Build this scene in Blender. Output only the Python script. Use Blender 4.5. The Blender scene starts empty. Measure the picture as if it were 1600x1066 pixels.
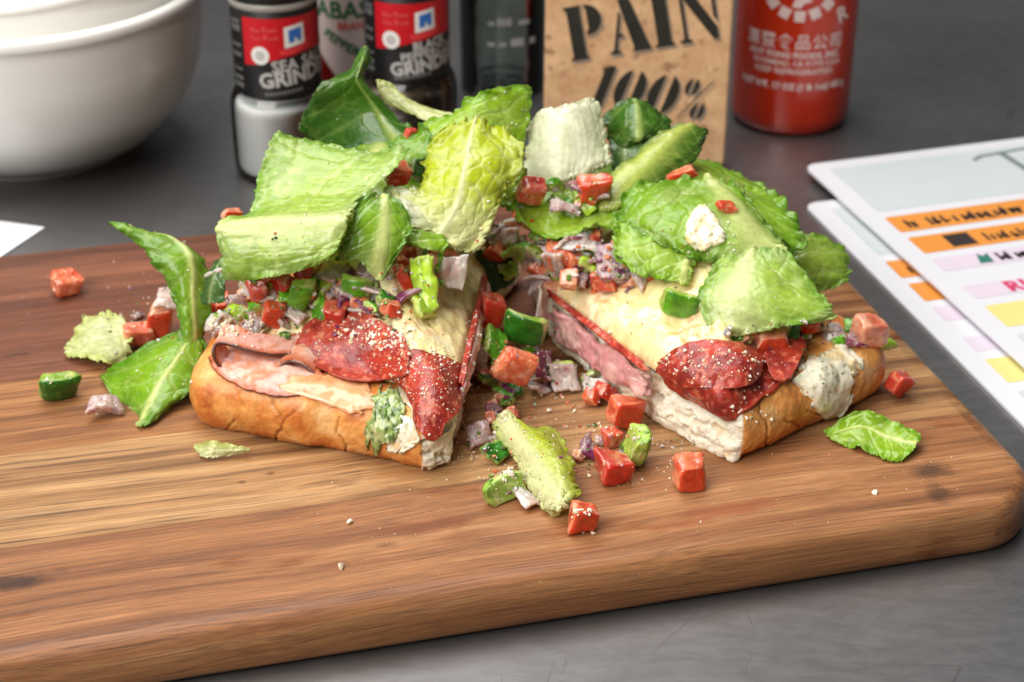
import bpy, bmesh, math, random
import numpy as np
from mathutils import Vector, Matrix, Euler
from mathutils.bvhtree import BVHTree

# ------------------------------------------------------------------ camera, light, exposure
sc = bpy.context.scene
COL = sc.collection
CM = 0.01
FPX, PITCH, CAMH = 2750.0, math.radians(28.8), 36.0       # focal length in photo pixels, tilt, height (cm)

cam_d = bpy.data.cameras.new('camera')
cam = bpy.data.objects.new('camera', cam_d); COL.objects.link(cam)
cam_d.sensor_width = 36.0
cam_d.lens = FPX / 1600.0 * 36.0
cam_d.clip_start = 0.02; cam_d.clip_end = 50.0
cam.location = (0, 0, CAMH * CM)
cam.rotation_euler = (math.pi / 2 - PITCH, 0, 0)
cam_d.dof.use_dof = True
cam_d.dof.focus_distance = 0.585
cam_d.dof.aperture_fstop = 14.0
sc.camera = cam

world = bpy.data.worlds.new('World'); sc.world = world
world.use_nodes = True
world.node_tree.nodes['Background'].inputs[0].default_value = (0.95, 0.97, 1.0, 1)
world.node_tree.nodes['Background'].inputs[1].default_value = 0.075

def area_lamp(name, loc, target, sx, sy, watts, col):
    d = bpy.data.lights.new(name, 'AREA'); d.shape = 'RECTANGLE'; d.size = sx; d.size_y = sy
    d.energy = watts; d.color = col
    o = bpy.data.objects.new(name, d); COL.objects.link(o)
    o.location = loc
    o.rotation_euler = (Vector(target) - Vector(loc)).to_track_quat('-Z', 'Y').to_euler()
    return o
area_lamp('overhead_softbox', (-0.35, 0.88, 1.50), (0.0, 0.62, 0.0), 1.5, 1.0, 31, (1.0, 0.985, 0.96))
area_lamp('front_softbox', (-0.80, -0.35, 1.05), (0.0, 0.65, 0.03), 1.2, 0.9, 30, (1.0, 0.97, 0.93))

sc.view_settings.view_transform = 'Standard'
sc.view_settings.look = 'None'
sc.view_settings.exposure = 0.0
sc.view_settings.gamma = 1.0
sc.render.engine = 'CYCLES'
sc.cycles.use_denoising = True
sc.cycles.max_bounces = 10
sc.cycles.transparent_max_bounces = 12
sc.cycles.transmission_bounces = 8
sc.cycles.caustics_reflective = False
sc.cycles.caustics_refractive = False
sc.cycles.sample_clamp_indirect = 4.0

# ------------------------------------------------------------------ projection helpers (photo pixels -> places on the table, cm)
CT, ST = math.cos(PITCH), math.sin(PITCH)
FW = np.array([0, CT, -ST]); UP = np.array([0, ST, CT]); RT = np.array([1.0, 0, 0]); CAM = np.array([0, 0, CAMH])
def ray(px, py): return FW * FPX + RT * (px - 800) + UP * (533 - py)
def at_z(px, py, z):
    d = ray(px, py); return CAM + d * (z - CAMH) / d[2]
def at_y(px, py, y):
    d = ray(px, py); return CAM + d * y / d[1]
def project(P):
    d = np.asarray(P) - CAM; w = d @ FW
    return 800 + FPX * (d @ RT) / w, 533 - FPX * (d @ UP) / w
SURF = []                                                # BVH trees of what toppings may lie on
def add_surface(v, f): SURF.append(BVHTree.FromPolygons([tuple(p) for p in v], [tuple(q) for q in f]))
def on_surface(px, py, lift=0.0):
    d = Vector(ray(px, py)).normalized(); best = None
    for t in SURF:
        h = t.ray_cast(Vector(CAM), d)
        if h[0] is not None and (best is None or h[3] < best[3]): best = h
    n = best[1]
    if n.dot(d) > 0: n = -n
    return np.array(best[0]) + np.array(n) * lift
def P(t, lift=0.0):
    """(px, py, w): w < 20 a height z, w > 30 a depth y; (px, py) or (px, py, 's', lift) on the surface below."""
    if t[0] == 'w': return np.array(t[1:], float)
    if len(t) == 2: return on_surface(t[0], t[1], lift)
    if t[2] == 's': return on_surface(t[0], t[1], t[3] if len(t) > 3 else lift)
    return at_z(*t) if t[2] < 20 else at_y(*t)

# ------------------------------------------------------------------ numeric noise
def _hash(ix, iy, iz, seed):
    n = (ix.astype(np.int64) * 374761393 + iy.astype(np.int64) * 668265263 + iz.astype(np.int64) * 2147483647 + seed * 1274126177) & 0xFFFFFFFF
    n = ((n ^ (n >> 13)) * 1274126177) & 0xFFFFFFFF
    n = ((n ^ (n >> 16)) * 668265263) & 0xFFFFFFFF
    return ((n ^ (n >> 15)) & 0xFFFFFF) / float(0xFFFFFF)
def vnoise(p, seed=0):
    p = np.asarray(p, float); i = np.floor(p); f = p - i; f = f * f * f * (f * (f * 6 - 15) + 10); i = i.astype(np.int64)
    r = 0
    for a in (0, 1):
        for b in (0, 1):
            for c in (0, 1):
                w = (f[:, 0] if a else 1 - f[:, 0]) * (f[:, 1] if b else 1 - f[:, 1]) * (f[:, 2] if c else 1 - f[:, 2])
                r = r + w * _hash(i[:, 0] + a, i[:, 1] + b, i[:, 2] + c, seed)
    return r * 2 - 1
def fbm(p, seed=0, oct=4, gain=0.5):
    p = np.asarray(p, float); r = 0; a = 1.0; t = 0
    for k in range(oct):
        r = r + a * vnoise(p * (2.03 ** k) + k * 17.3, seed + k); t += a; a *= gain
    return r / t
def pad3(*c):
    n = max(np.size(x) for x in c); c = [np.broadcast_to(np.asarray(x, float), (n,)) for x in c]
    while len(c) < 3: c.append(np.zeros(n))
    return np.stack(c, 1)
def worley(p, seed=0):
    """F1 and F2 of jittered cells in the first two coordinates"""
    i = np.floor(p[:, :2]).astype(np.int64); f1 = np.full(len(p), 9.0); f2 = f1.copy()
    z = np.zeros(len(p), np.int64)
    for a in (-1, 0, 1):
        for b in (-1, 0, 1):
            cx = i[:, 0] + a; cy = i[:, 1] + b
            x = cx + _hash(cx, cy, z, seed); y = cy + _hash(cx, cy, z + 7, seed + 3)
            d = np.hypot(p[:, 0] - x, p[:, 1] - y)
            m = d < f1; f2 = np.where(m, f1, np.minimum(f2, d)); f1 = np.where(m, d, f1)
    return f1, f2
def sstep(a, b, x):
    t = np.clip((x - a) / (b - a), 0, 1); return t * t * (3 - 2 * t)
def lin(c):
    c = np.asarray(c, float) / 255.0
    return np.where(c <= 0.04045, c / 12.92, ((c + 0.055) / 1.055) ** 2.4)
def mixc(a, b, t):
    t = np.asarray(t)[..., None]; return a * (1 - t) + b * t

# ------------------------------------------------------------------ object helpers
def tag(o, label, cat, group=None):
    o['label'] = label; o['category'] = cat
    if group: o['group'] = group
    return o
def thing(name, loc, label, cat, group=None, rotz=0.0):
    o = bpy.data.objects.new(name, None); COL.objects.link(o)
    o.empty_display_size = 0.01
    o.location = Vector(loc) * CM; o.rotation_euler = (0, 0, rotz)
    tag(o, label, cat, group)
    o['_o'] = [float(x) for x in loc]; o['_r'] = rotz
    return o
def link_mesh(name, v, f, mat, parent=None, col=None, smooth=True, origin=None, uv=None):
    """v in cm, world frame (or the parent's own frame if it is rotated)"""
    v = np.asarray(v, float)
    if parent is not None:
        off = np.array(parent['_o']) if parent.get('_o') is not None else np.zeros(3)
        if parent.get('_r'): off = np.zeros(3)
    else:
        off = np.array(origin) if origin is not None else np.array([v[:, 0].mean(), v[:, 1].mean(), v[:, 2].min()])
    me = bpy.data.meshes.new(name)
    me.from_pydata(((v - off) * CM).tolist(), [], [tuple(int(i) for i in q) for q in f])
    if col is not None:
        a = me.color_attributes.new('Col', 'FLOAT_COLOR', 'POINT')
        c4 = np.ones((len(v), 4)); c4[:, :3] = np.clip(col, 0, 1); a.data.foreach_set('color', c4.ravel())
    if smooth: me.polygons.foreach_set('use_smooth', [True] * len(me.polygons))
    me.materials.append(mat); me.update()
    o = bpy.data.objects.new(name, me); COL.objects.link(o)
    if parent is None:
        o.location = Vector(off) * CM; o['_o'] = [float(x) for x in off]
    else:
        o.parent = parent
        o['_o'] = [float(x) for x in off]
        if parent.get('_r'): o['_r'] = parent['_r']
    return o
def grid_faces(nu, nv, base=0, wrap=False):
    f = []
    for j in range(nv - 1):
        for i in range(nu if wrap else nu - 1):
            i2 = (i + 1) % nu
            f.append((base + j * nu + i, base + j * nu + i2, base + (j + 1) * nu + i2, base + (j + 1) * nu + i))
    return f
def catmull(n, t):
    """weights (len(t), n) of a Catmull-Rom curve through n points, t in 0..1"""
    t = np.clip(np.asarray(t, float), 0, 1) * (n - 1)
    i = np.minimum(t.astype(int), n - 2); f = t - i
    W = np.zeros((len(t), n)); k = np.arange(len(t))
    w = [-.5 * f + f**2 - .5 * f**3, 1 - 2.5 * f**2 + 1.5 * f**3, .5 * f + 2 * f**2 - 1.5 * f**3, -.5 * f**2 + .5 * f**3]
    for m, wm in zip((-1, 0, 1, 2), w):
        j = i + m
        lo = j < 0; hi = j > n - 1; ok = ~(lo | hi)
        np.add.at(W, (k[ok], j[ok]), wm[ok])
        if lo.any():
            np.add.at(W, (k[lo], np.zeros(lo.sum(), int)), 2 * wm[lo]); np.add.at(W, (k[lo], np.ones(lo.sum(), int)), -wm[lo])
        if hi.any():
            np.add.at(W, (k[hi], np.full(hi.sum(), n - 1)), 2 * wm[hi]); np.add.at(W, (k[hi], np.full(hi.sum(), n - 2)), -wm[hi])
    return W
def surf_eval(ctrl, u, v):
    return np.einsum('kr,kc,rcd->kd', catmull(ctrl.shape[0], v), catmull(ctrl.shape[1], u), ctrl)
def grid_normals(S, nu, nv):
    G = S.reshape(nv, nu, 3); du = np.gradient(G, axis=1); dv = np.gradient(G, axis=0)
    n = np.cross(du, dv); n /= np.linalg.norm(n, axis=2, keepdims=True) + 1e-9
    n = n.reshape(-1, 3)
    if (n @ (CAM - S.mean(0))).sum() < 0: n = -n
    return n
def shell(S, N, th, nu, nv):
    """closed thin body round a grid sheet"""
    n = nu * nv; th = np.broadcast_to(np.asarray(th, float), (n,))[:, None]
    v = np.concatenate([S + N * th * .5, S - N * th * .5])
    f = grid_faces(nu, nv); f += [tuple(reversed([i + n for i in q])) for q in grid_faces(nu, nv)]
    b = [(0, i) for i in range(nu)] + [(j, nu - 1) for j in range(1, nv)] + [(nv - 1, i) for i in range(nu - 2, -1, -1)] + [(j, 0) for j in range(nv - 2, 0, -1)]
    b = [j * nu + i for j, i in b]
    for k in range(len(b)):
        a, c = b[k], b[(k + 1) % len(b)]
        f.append((a, a + n, c + n, c))
    return v, f
def lathe(profile, n=64, center=(0, 0, 0), sub=1):
    pr = np.array(profile, float)
    a = np.linspace(0, 2 * math.pi, n, endpoint=False)
    v = [];
    for r, z in pr: v.append(np.stack([center[0] + r * np.cos(a), center[1] + r * np.sin(a), np.full(n, center[2] + z)], 1))
    v = np.concatenate(v); f = grid_faces(n, len(pr), 0, True)
    if pr[0, 0] > 1e-4: f.append(tuple(range(n - 1, -1, -1)))
    if pr[-1, 0] > 1e-4: f.append(tuple((len(pr) - 1) * n + i for i in range(n)))
    return v, f
def smooth_profile(pts, n=60):
    pts = np.array(pts, float); return catmull(len(pts), np.linspace(0, 1, n)) @ pts

# ------------------------------------------------------------------ materials
def new_mat(name):
    m = bpy.data.materials.new(name); m.use_nodes = True
    nt = m.node_tree; return m, nt, nt.nodes['Principled BSDF'], nt.nodes['Material Output']
def nd(nt, t, **kw):
    n = nt.nodes.new(t)
    for k, v in kw.items():
        if k in n.inputs.keys() if hasattr(n.inputs, 'keys') else False: n.inputs[k].default_value = v
        else: setattr(n, k, v)
    return n
def noise_node(nt, scale, detail=4, vec=None, rough=.55):
    n = nt.nodes.new('ShaderNodeTexNoise'); n.inputs['Scale'].default_value = scale; n.inputs['Detail'].default_value = detail; n.inputs['Roughness'].default_value = rough
    if vec is not None: nt.links.new(vec, n.inputs['Vector'])
    return n
def food_mat(name, rough=.35, spec=.5, bump=.15, bscale=400, sss=0.0, srad=(.004, .002, .001), coat=0.0, transl=0.0, var=.18, vscale=250, rvar=.15):
    """colour from the body's own pigment attribute, mottled, wet or dry"""
    m, nt, b, out = new_mat(name); L = nt.links.new
    at = nt.nodes.new('ShaderNodeAttribute'); at.attribute_name = 'Col'
    tc = nt.nodes.new('ShaderNodeTexCoord')
    n1 = noise_node(nt, vscale, 5, tc.outputs['Object'])
    mr = nt.nodes.new('ShaderNodeMapRange'); mr.inputs['From Min'].default_value = .3; mr.inputs['From Max'].default_value = .7
    mr.inputs['To Min'].default_value = 1 - var; mr.inputs['To Max'].default_value = 1 + var
    L(n1.outputs['Fac'], mr.inputs['Value'])
    mx = nt.nodes.new('ShaderNodeVectorMath'); mx.operation = 'SCALE'
    L(at.outputs['Color'], mx.inputs[0]); L(mr.outputs['Result'], mx.inputs['Scale'])
    L(mx.outputs['Vector'], b.inputs['Base Color'])
    r = nt.nodes.new('ShaderNodeMapRange'); r.inputs['To Min'].default_value = max(.03, rough - rvar); r.inputs['To Max'].default_value = min(1, rough + rvar)
    n3 = noise_node(nt, vscale * .6, 3, tc.outputs['Object']); L(n3.outputs['Fac'], r.inputs['Value']); L(r.outputs['Result'], b.inputs['Roughness'])
    b.inputs['Specular IOR Level'].default_value = spec
    if bump > 0:
        n2 = noise_node(nt, bscale, 4, tc.outputs['Object'])
        bp = nt.nodes.new('ShaderNodeBump'); bp.inputs['Strength'].default_value = bump; bp.inputs['Distance'].default_value = .001
        L(n2.outputs['Fac'], bp.inputs['Height']); L(bp.outputs['Normal'], b.inputs['Normal'])
    if sss > 0:
        b.inputs['Subsurface Weight'].default_value = sss; b.inputs['Subsurface Radius'].default_value = (1, .5, .25); b.inputs['Subsurface Scale'].default_value = srad[0]
    if coat > 0:
        b.inputs['Coat Weight'].default_value = coat; b.inputs['Coat Roughness'].default_value = .12
    if transl > 0:
        t = nt.nodes.new('ShaderNodeBsdfTranslucent'); L(mx.outputs['Vector'], t.inputs['Color'])
        ms = nt.nodes.new('ShaderNodeMixShader'); ms.inputs[0].default_value = transl
        L(b.outputs[0], ms.inputs[1]); L(t.outputs[0], ms.inputs[2]); L(ms.outputs[0], out.inputs['Surface'])
    return m
def plain_mat(name, rgb, rough=.4, metal=0.0, spec=.5, trans=0.0, ior=1.45, var=.06, vscale=60, sss=0, coat=0):
    m, nt, b, out = new_mat(name); L = nt.links.new
    c = lin(rgb)
    tc = nt.nodes.new('ShaderNodeTexCoord'); n1 = noise_node(nt, vscale, 4, tc.outputs['Object'])
    cr = nt.nodes.new('ShaderNodeValToRGB')
    cr.color_ramp.elements[0].position = .3; cr.color_ramp.elements[1].position = .7
    cr.color_ramp.elements[0].color = (*np.clip(c * (1 - var), 0, 1), 1); cr.color_ramp.elements[1].color = (*np.clip(c * (1 + var), 0, 1), 1)
    L(n1.outputs['Fac'], cr.inputs[0]); L(cr.outputs[0], b.inputs['Base Color'])
    b.inputs['Roughness'].default_value = rough; b.inputs['Metallic'].default_value = metal; b.inputs['Specular IOR Level'].default_value = spec
    b.inputs['Transmission Weight'].default_value = trans; b.inputs['IOR'].default_value = ior
    if sss: b.inputs['Subsurface Weight'].default_value = sss; b.inputs['Subsurface Scale'].default_value = .004
    if coat: b.inputs['Coat Weight'].default_value = coat; b.inputs['Coat Roughness'].default_value = .08
    return m

# ================================================================== the table
def steel_mat():
    m, nt, b, out = new_mat('scratched_steel'); L = nt.links.new
    tc = nt.nodes.new('ShaderNodeTexCoord')
    big = noise_node(nt, 9, 5, tc.outputs['Object'])
    cr = nt.nodes.new('ShaderNodeValToRGB')
    cr.color_ramp.elements[0].color = (.26, .256, .255, 1); cr.color_ramp.elements[1].color = (.37, .36, .357, 1)
    cr.color_ramp.elements[0].position = .3; cr.color_ramp.elements[1].position = .72
    L(big.outputs['Fac'], cr.inputs[0])
    # thin scratches: several families of warped, broken lines
    tot = None
    for k, (ang, sc_, th, wob) in enumerate([(20, 8, .0045, .02), (-35, 9, .004, .03), (75, 7, .0042, .04), (50, 10, .0036, .02), (-8, 6, .004, .05)]):
        mp = nt.nodes.new('ShaderNodeMapping'); mp.inputs['Rotation'].default_value = (0, 0, math.radians(ang)); mp.inputs['Location'].default_value = (k * .37, k * .11, 0)
        wn = noise_node(nt, 6 + k, 2, tc.outputs['Object'])
        ad = nt.nodes.new('ShaderNodeVectorMath'); ad.operation = 'MULTIPLY_ADD'
        ad.inputs[1].default_value = (wob, wob, 0); L(wn.outputs['Color'], ad.inputs[0]); L(tc.outputs['Object'], ad.inputs[2])
        L(ad.outputs['Vector'], mp.inputs['Vector'])
        mp.inputs['Scale'].default_value = (1.0, sc_ / 4, 1)
        vo = nt.nodes.new('ShaderNodeTexVoronoi'); vo.feature = 'DISTANCE_TO_EDGE'; vo.inputs['Scale'].default_value = 6 + 1.5 * k
        L(mp.outputs['Vector'], vo.inputs['Vector'])
        ls = nt.nodes.new('ShaderNodeMapRange'); ls.inputs['From Min'].default_value = 0; ls.inputs['From Max'].default_value = th
        ls.inputs['To Min'].default_value = 1; ls.inputs['To Max'].default_value = 0; L(vo.outputs['Distance'], ls.inputs['Value'])
        mk = noise_node(nt, 14 + 5 * k, 2, mp.outputs['Vector'])
        mk2 = nt.nodes.new('ShaderNodeMapRange'); mk2.inputs['From Min'].default_value = .46; mk2.inputs['From Max'].default_value = .62; L(mk.outputs['Fac'], mk2.inputs['Value'])
        mu = nt.nodes.new('ShaderNodeMath'); mu.operation = 'MULTIPLY'; L(ls.outputs['Result'], mu.inputs[0]); L(mk2.outputs['Result'], mu.inputs[1])
        if tot is None: tot = mu
        else:
            mm = nt.nodes.new('ShaderNodeMath'); mm.operation = 'MAXIMUM'; L(tot.outputs[0], mm.inputs[0]); L(mu.outputs[0], mm.inputs[1]); tot = mm
    fine = noise_node(nt, 1, 6, None, .7)
    mpf = nt.nodes.new('ShaderNodeMapping'); mpf.inputs['Scale'].default_value = (90, 210, 1); mpf.inputs['Rotation'].default_value = (0, 0, math.radians(25))
    L(tc.outputs['Object'], mpf.inputs['Vector']); L(mpf.outputs['Vector'], fine.inputs['Vector'])
    mixs = nt.nodes.new('ShaderNodeMix'); mixs.data_type = 'RGBA'
    sm = nt.nodes.new('ShaderNodeMath'); sm.operation = 'MULTIPLY'; sm.inputs[1].default_value = .42; L(tot.outputs[0], sm.inputs[0])
    L(sm.outputs[0], mixs.inputs['Factor']); L(cr.outputs[0], mixs.inputs['A']); mixs.inputs['B'].default_value = (.12, .118, .12, 1)
    L(mixs.outputs['Result'], b.inputs['Base Color'])
    b.inputs['Metallic'].default_value = .92
    rr = nt.nodes.new('ShaderNodeMapRange'); rr.inputs['To Min'].default_value = .28; rr.inputs['To Max'].default_value = .46
    L(fine.outputs['Fac'], rr.inputs['Value']); L(rr.outputs['Result'], b.inputs['Roughness'])
    bp = nt.nodes.new('ShaderNodeBump'); bp.inputs['Strength'].default_value = .10; bp.inputs['Distance'].default_value = .0004
    hh = nt.nodes.new('ShaderNodeMath'); hh.operation = 'MULTIPLY_ADD'; hh.inputs[1].default_value = -.4; L(tot.outputs[0], hh.inputs[0]); L(fine.outputs['Fac'], hh.inputs[2])
    L(hh.outputs[0], bp.inputs['Height']); L(bp.outputs['Normal'], b.inputs['Normal'])
    return m
v = np.array([[-120, -20, 0], [120, -20, 0], [120, 160, 0], [-120, 160, 0], [-120, -20, -3], [120, -20, -3], [120, 160, -3], [-120, 160, -3]], float)
t = link_mesh('table', v, [(0, 1, 2, 3), (7, 6, 5, 4), (0, 4, 5, 1), (1, 5, 6, 2), (2, 6, 7, 3), (3, 7, 4, 0)], steel_mat(), smooth=False, origin=(0, 60, 0))
t['kind'] = 'structure'

# ================================================================== the cutting board
BROT = math.radians(14.4)
BX0, BX1, BY0, BY1 = -7.2, 31.0, 44.35, 73.5              # in the board's own (rotated) axes
BC = ((BX0 + BX1) / 2, (BY0 + BY1) / 2)
def board_world(x, y): return (x * math.cos(BROT) - y * math.sin(BROT), x * math.sin(BROT) + y * math.cos(BROT))
bw = board_world(*BC)
board = thing('cutting_board', (bw[0], bw[1], 0), 'thick rounded wooden cutting board carrying the two sandwich halves', 'cutting board', rotz=BROT)
def wood_mat(name, ramp, streak, rings, knots=(), seed=0.0, wet=.5):
    m, nt, b, out = new_mat(name); L = nt.links.new
    tc = nt.nodes.new('ShaderNodeTexCoord')
    mp = nt.nodes.new('ShaderNodeMapping'); mp.inputs['Location'].default_value = (seed, seed * .7, seed * .3)
    L(tc.outputs['Object'], mp.inputs['Vector'])
    wv = noise_node(nt, 5, 2, mp.outputs['Vector'])
    ad = nt.nodes.new('ShaderNodeVectorMath'); ad.operation = 'MULTIPLY_ADD'; ad.inputs[1].default_value = (0, .014, .014)
    L(wv.outputs['Color'], ad.inputs[0]); L(mp.outputs['Vector'], ad.inputs[2])
    st = nt.nodes.new('ShaderNodeMapping'); st.inputs['Scale'].default_value = (2.4, 80 * rings, 80 * rings); L(ad.outputs['Vector'], st.inputs['Vector'])
    g1 = noise_node(nt, 1.0, 6, st.outputs['Vector'], .62)
    st2 = nt.nodes.new('ShaderNodeMapping'); st2.inputs['Scale'].default_value = (14, 620, 620); L(ad.outputs['Vector'], st2.inputs['Vector'])
    g2 = noise_node(nt, 1.0, 4, st2.outputs['Vector'], .6)
    cr = nt.nodes.new('ShaderNodeValToRGB')
    el = cr.color_ramp.elements
    while len(el) < len(ramp): el.new(.5)
    for e, (p, c) in zip(el, ramp): e.position = p; e.color = (*lin(c), 1)
    L(g1.outputs['Fac'], cr.inputs[0])
    s = nt.nodes.new('ShaderNodeMapRange'); s.inputs['From Min'].default_value = .56; s.inputs['From Max'].default_value = .72; L(g2.outputs['Fac'], s.inputs['Value'])
    sm = nt.nodes.new('ShaderNodeMath'); sm.operation = 'MULTIPLY'; sm.inputs[1].default_value = streak; L(s.outputs['Result'], sm.inputs[0])
    mix = nt.nodes.new('ShaderNodeMix'); mix.data_type = 'RGBA'; L(sm.outputs[0], mix.inputs['Factor']); L(cr.outputs[0], mix.inputs['A']); mix.inputs['B'].default_value = (*lin((62, 40, 24)), 1)
    st3 = nt.nodes.new('ShaderNodeMapping'); st3.inputs['Scale'].default_value = (38, 1500, 1500); L(ad.outputs['Vector'], st3.inputs['Vector'])
    g3 = noise_node(nt, 1.0, 3, st3.outputs['Vector'], .6)
    f3 = nt.nodes.new('ShaderNodeMapRange'); f3.inputs['From Min'].default_value = .32; f3.inputs['From Max'].default_value = .68; f3.inputs['To Min'].default_value = .68; f3.inputs['To Max'].default_value = 1.26; L(g3.outputs['Fac'], f3.inputs['Value'])
    sc3 = nt.nodes.new('ShaderNodeVectorMath'); sc3.operation = 'SCALE'; L(mix.outputs['Result'], sc3.inputs[0]); L(f3.outputs['Result'], sc3.inputs['Scale'])
    cur = sc3.outputs['Vector']
    # oily juice stains
    wn = noise_node(nt, 1, 4, None, .6); wm = nt.nodes.new('ShaderNodeMapping'); wm.inputs['Scale'].default_value = (16, 42, 10); wm.inputs['Location'].default_value = (seed * 3, 1.3, 0)
    L(tc.outputs['Object'], wm.inputs['Vector']); L(wm.outputs['Vector'], wn.inputs['Vector'])
    ws = nt.nodes.new('ShaderNodeMapRange'); ws.inputs['From Min'].default_value = .60; ws.inputs['From Max'].default_value = .70; L(wn.outputs['Fac'], ws.inputs['Value'])
    wf = nt.nodes.new('ShaderNodeMath'); wf.operation = 'MULTIPLY'; wf.inputs[1].default_value = wet; L(ws.outputs['Result'], wf.inputs[0])
    mx2 = nt.nodes.new('ShaderNodeMix'); mx2.data_type = 'RGBA'; mx2.blend_type = 'MULTIPLY'; L(wf.outputs[0], mx2.inputs['Factor']); L(cur, mx2.inputs['A']); mx2.inputs['B'].default_value = (.62, .40, .24, 1)
    cur = mx2.outputs['Result']
    for (kx, ky, ra, rb, kc, ks) in knots:
        km = nt.nodes.new('ShaderNodeMapping'); km.vector_type = 'TEXTURE'; km.inputs['Location'].default_value = ((kx - BC[0]) * CM, (ky - BC[1]) * CM, .016); km.inputs['Scale'].default_value = (ra * CM, rb * CM, .02)
        kw = noise_node(nt, 60, 3, tc.outputs['Object']); kv = nt.nodes.new('ShaderNodeVectorMath'); kv.operation = 'MULTIPLY_ADD'; kv.inputs[1].default_value = (.012, .006, 0); L(kw.outputs['Color'], kv.inputs[0]); L(tc.outputs['Object'], kv.inputs[2]); L(kv.outputs['Vector'], km.inputs['Vector'])
        ln = nt.nodes.new('ShaderNodeVectorMath'); ln.operation = 'LENGTH'; L(km.outputs['Vector'], ln.inputs[0])
        kn = noise_node(nt, 120, 3, tc.outputs['Object'])
        ka = nt.nodes.new('ShaderNodeMath'); ka.operation = 'ADD'; L(ln.outputs['Value'], ka.inputs[0]); L(kn.outputs['Fac'], ka.inputs[1])
        kr = nt.nodes.new('ShaderNodeMapRange'); kr.inputs['From Min'].default_value = .9; kr.inputs['From Max'].default_value = 1.5; kr.inputs['To Min'].default_value = ks; kr.inputs['To Max'].default_value = 0
        L(ka.outputs[0], kr.inputs['Value'])
        mk = nt.nodes.new('ShaderNodeMix'); mk.data_type = 'RGBA'; L(kr.outputs['Result'], mk.inputs['Factor']); L(cur, mk.inputs['A']); mk.inputs['B'].default_value = (*lin(kc), 1)
        cur = mk.outputs['Result']
    L(cur, b.inputs['Base Color'])
    ro = nt.nodes.new('ShaderNodeMapRange'); ro.inputs['To Min'].default_value = .50; ro.inputs['To Max'].default_value = .20; L(wf.outputs[0], ro.inputs['Value']); L(ro.outputs['Result'], b.inputs['Roughness'])
    b.inputs['Specular IOR Level'].default_value = .45
    bp = nt.nodes.new('ShaderNodeBump'); bp.inputs['Strength'].default_value = .35; bp.inputs['Distance'].default_value = .0006; bp.invert = True
    L(s.outputs['Result'], bp.inputs['Height']); L(bp.outputs['Normal'], b.inputs['Normal'])
    return m
red_wood = [(.24, (90, 53, 32)), (.42, (134, 86, 52)), (.56, (158, 107, 67)), (.80, (188, 142, 98))]
tan_wood = [(.30, (74, 47, 28)), (.41, (134, 94, 58)), (.53, (166, 123, 79)), (.74, (198, 157, 110))]
mid_wood = [(.30, (74, 42, 24)), (.42, (132, 84, 48)), (.56, (164, 112, 68)), (.76, (196, 148, 98))]
dark_wood = [(.30, (58, 31, 19)), (.45, (98, 55, 35)), (.58, (122, 72, 48)), (.75, (156, 100, 70))]
# rounded block, cut lengthwise into glued planks
def rrect(x0, x1, y0, y1, r, n=14):
    p = []
    for cx, cy, a0 in ((x1 - r, y1 - r, 0), (x0 + r, y1 - r, 90), (x0 + r, y0 + r, 180), (x1 - r, y0 + r, 270)):
        for k in range(n):
            a = math.radians(a0 + 90 * k / (n - 1)); p.append((cx + r * math.cos(a), cy + r * math.sin(a)))
    return p
bm0 = bmesh.new(); rings = []
for ins, z in smooth_profile([(.6, 0), (.3, .03), (.08, .18), (0, .5), (0, 1.0), (.05, 1.42), (.2, 1.78), (.48, 1.96), (.85, 2.0)], 22):
    rings.append([bm0.verts.new((x, y, z)) for x, y in rrect(BX0 + ins, BX1 - ins, BY0 + ins, BY1 - ins, max(.6, 2.8 - ins))])
for a, c in zip(rings[:-1], rings[1:]):
    for i in range(len(a)): bm0.faces.new((a[i], a[(i + 1) % len(a)], c[(i + 1) % len(a)], c[i]))
bm0.faces.new(list(reversed(rings[0]))); bm0.faces.new(rings[-1])
bounds = [BY0 - 1, 50.3, 56.2, 61.6, BY1 + 1]
def bl(px, py):
    q = at_z(px, py, 2.0); return (q[0] * math.cos(BROT) + q[1] * math.sin(BROT) - .3, -q[0] * math.sin(BROT) + q[1] * math.cos(BROT) - .3)
KN = (48, 27, 17); ST_ = (112, 58, 27); ST2 = (92, 54, 28)
front_marks = [(*bl(50, 888), 2.3, .55, KN, .8), (*bl(1480, 715), 1.0, .7, (40, 26, 20), .7), (*bl(1495, 755), .5, .8, (40, 26, 20), .6), (*bl(700, 800), 2.4, .5, ST_, .62), (*bl(760, 815), 1.4, .5, ST_, .5), (*bl(560, 860), 1.2, .18, ST_, .5), (*bl(960, 890), 2.2, .3, ST_, .5), (*bl(1170, 775), 2.2, .5, (140, 66, 34), .55), (*bl(1090, 800), 1.5, .3, (140, 66, 34), .5), (*bl(640, 830), .5, .2, ST2, .6), (*bl(520, 770), .3, .15, ST2, .6), (*bl(1300, 880), 3.4, .16, (96, 52, 40), .55), (*bl(500, 990), 6.0, .12, (92, 50, 36), .55), (*bl(1000, 915), 4.5, .12, (92, 50, 36), .5)]
mid_marks = [(*bl(900, 745), 1.6, .3, (58, 34, 20), .6), (*bl(1000, 740), 1.6, .25, (48, 28, 18), .6), (*bl(820, 660), 2.2, .9, ST2, .45), (*bl(640, 750), 2.4, .45, ST2, .5), (*bl(560, 735), 1.5, .3, ST2, .45), (*bl(420, 735), .25, .16, ST2, .7), (*bl(455, 720), .2, .14, ST2, .7), (*bl(900, 640), 2.0, .8, ST2, .4)]
back_marks = [(*bl(100, 462), .9, .4, (84, 36, 22), .5), (*bl(60, 540), .8, .2, KN, .6), (*bl(160, 590), 1.6, .5, (70, 36, 22), .45)]
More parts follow.
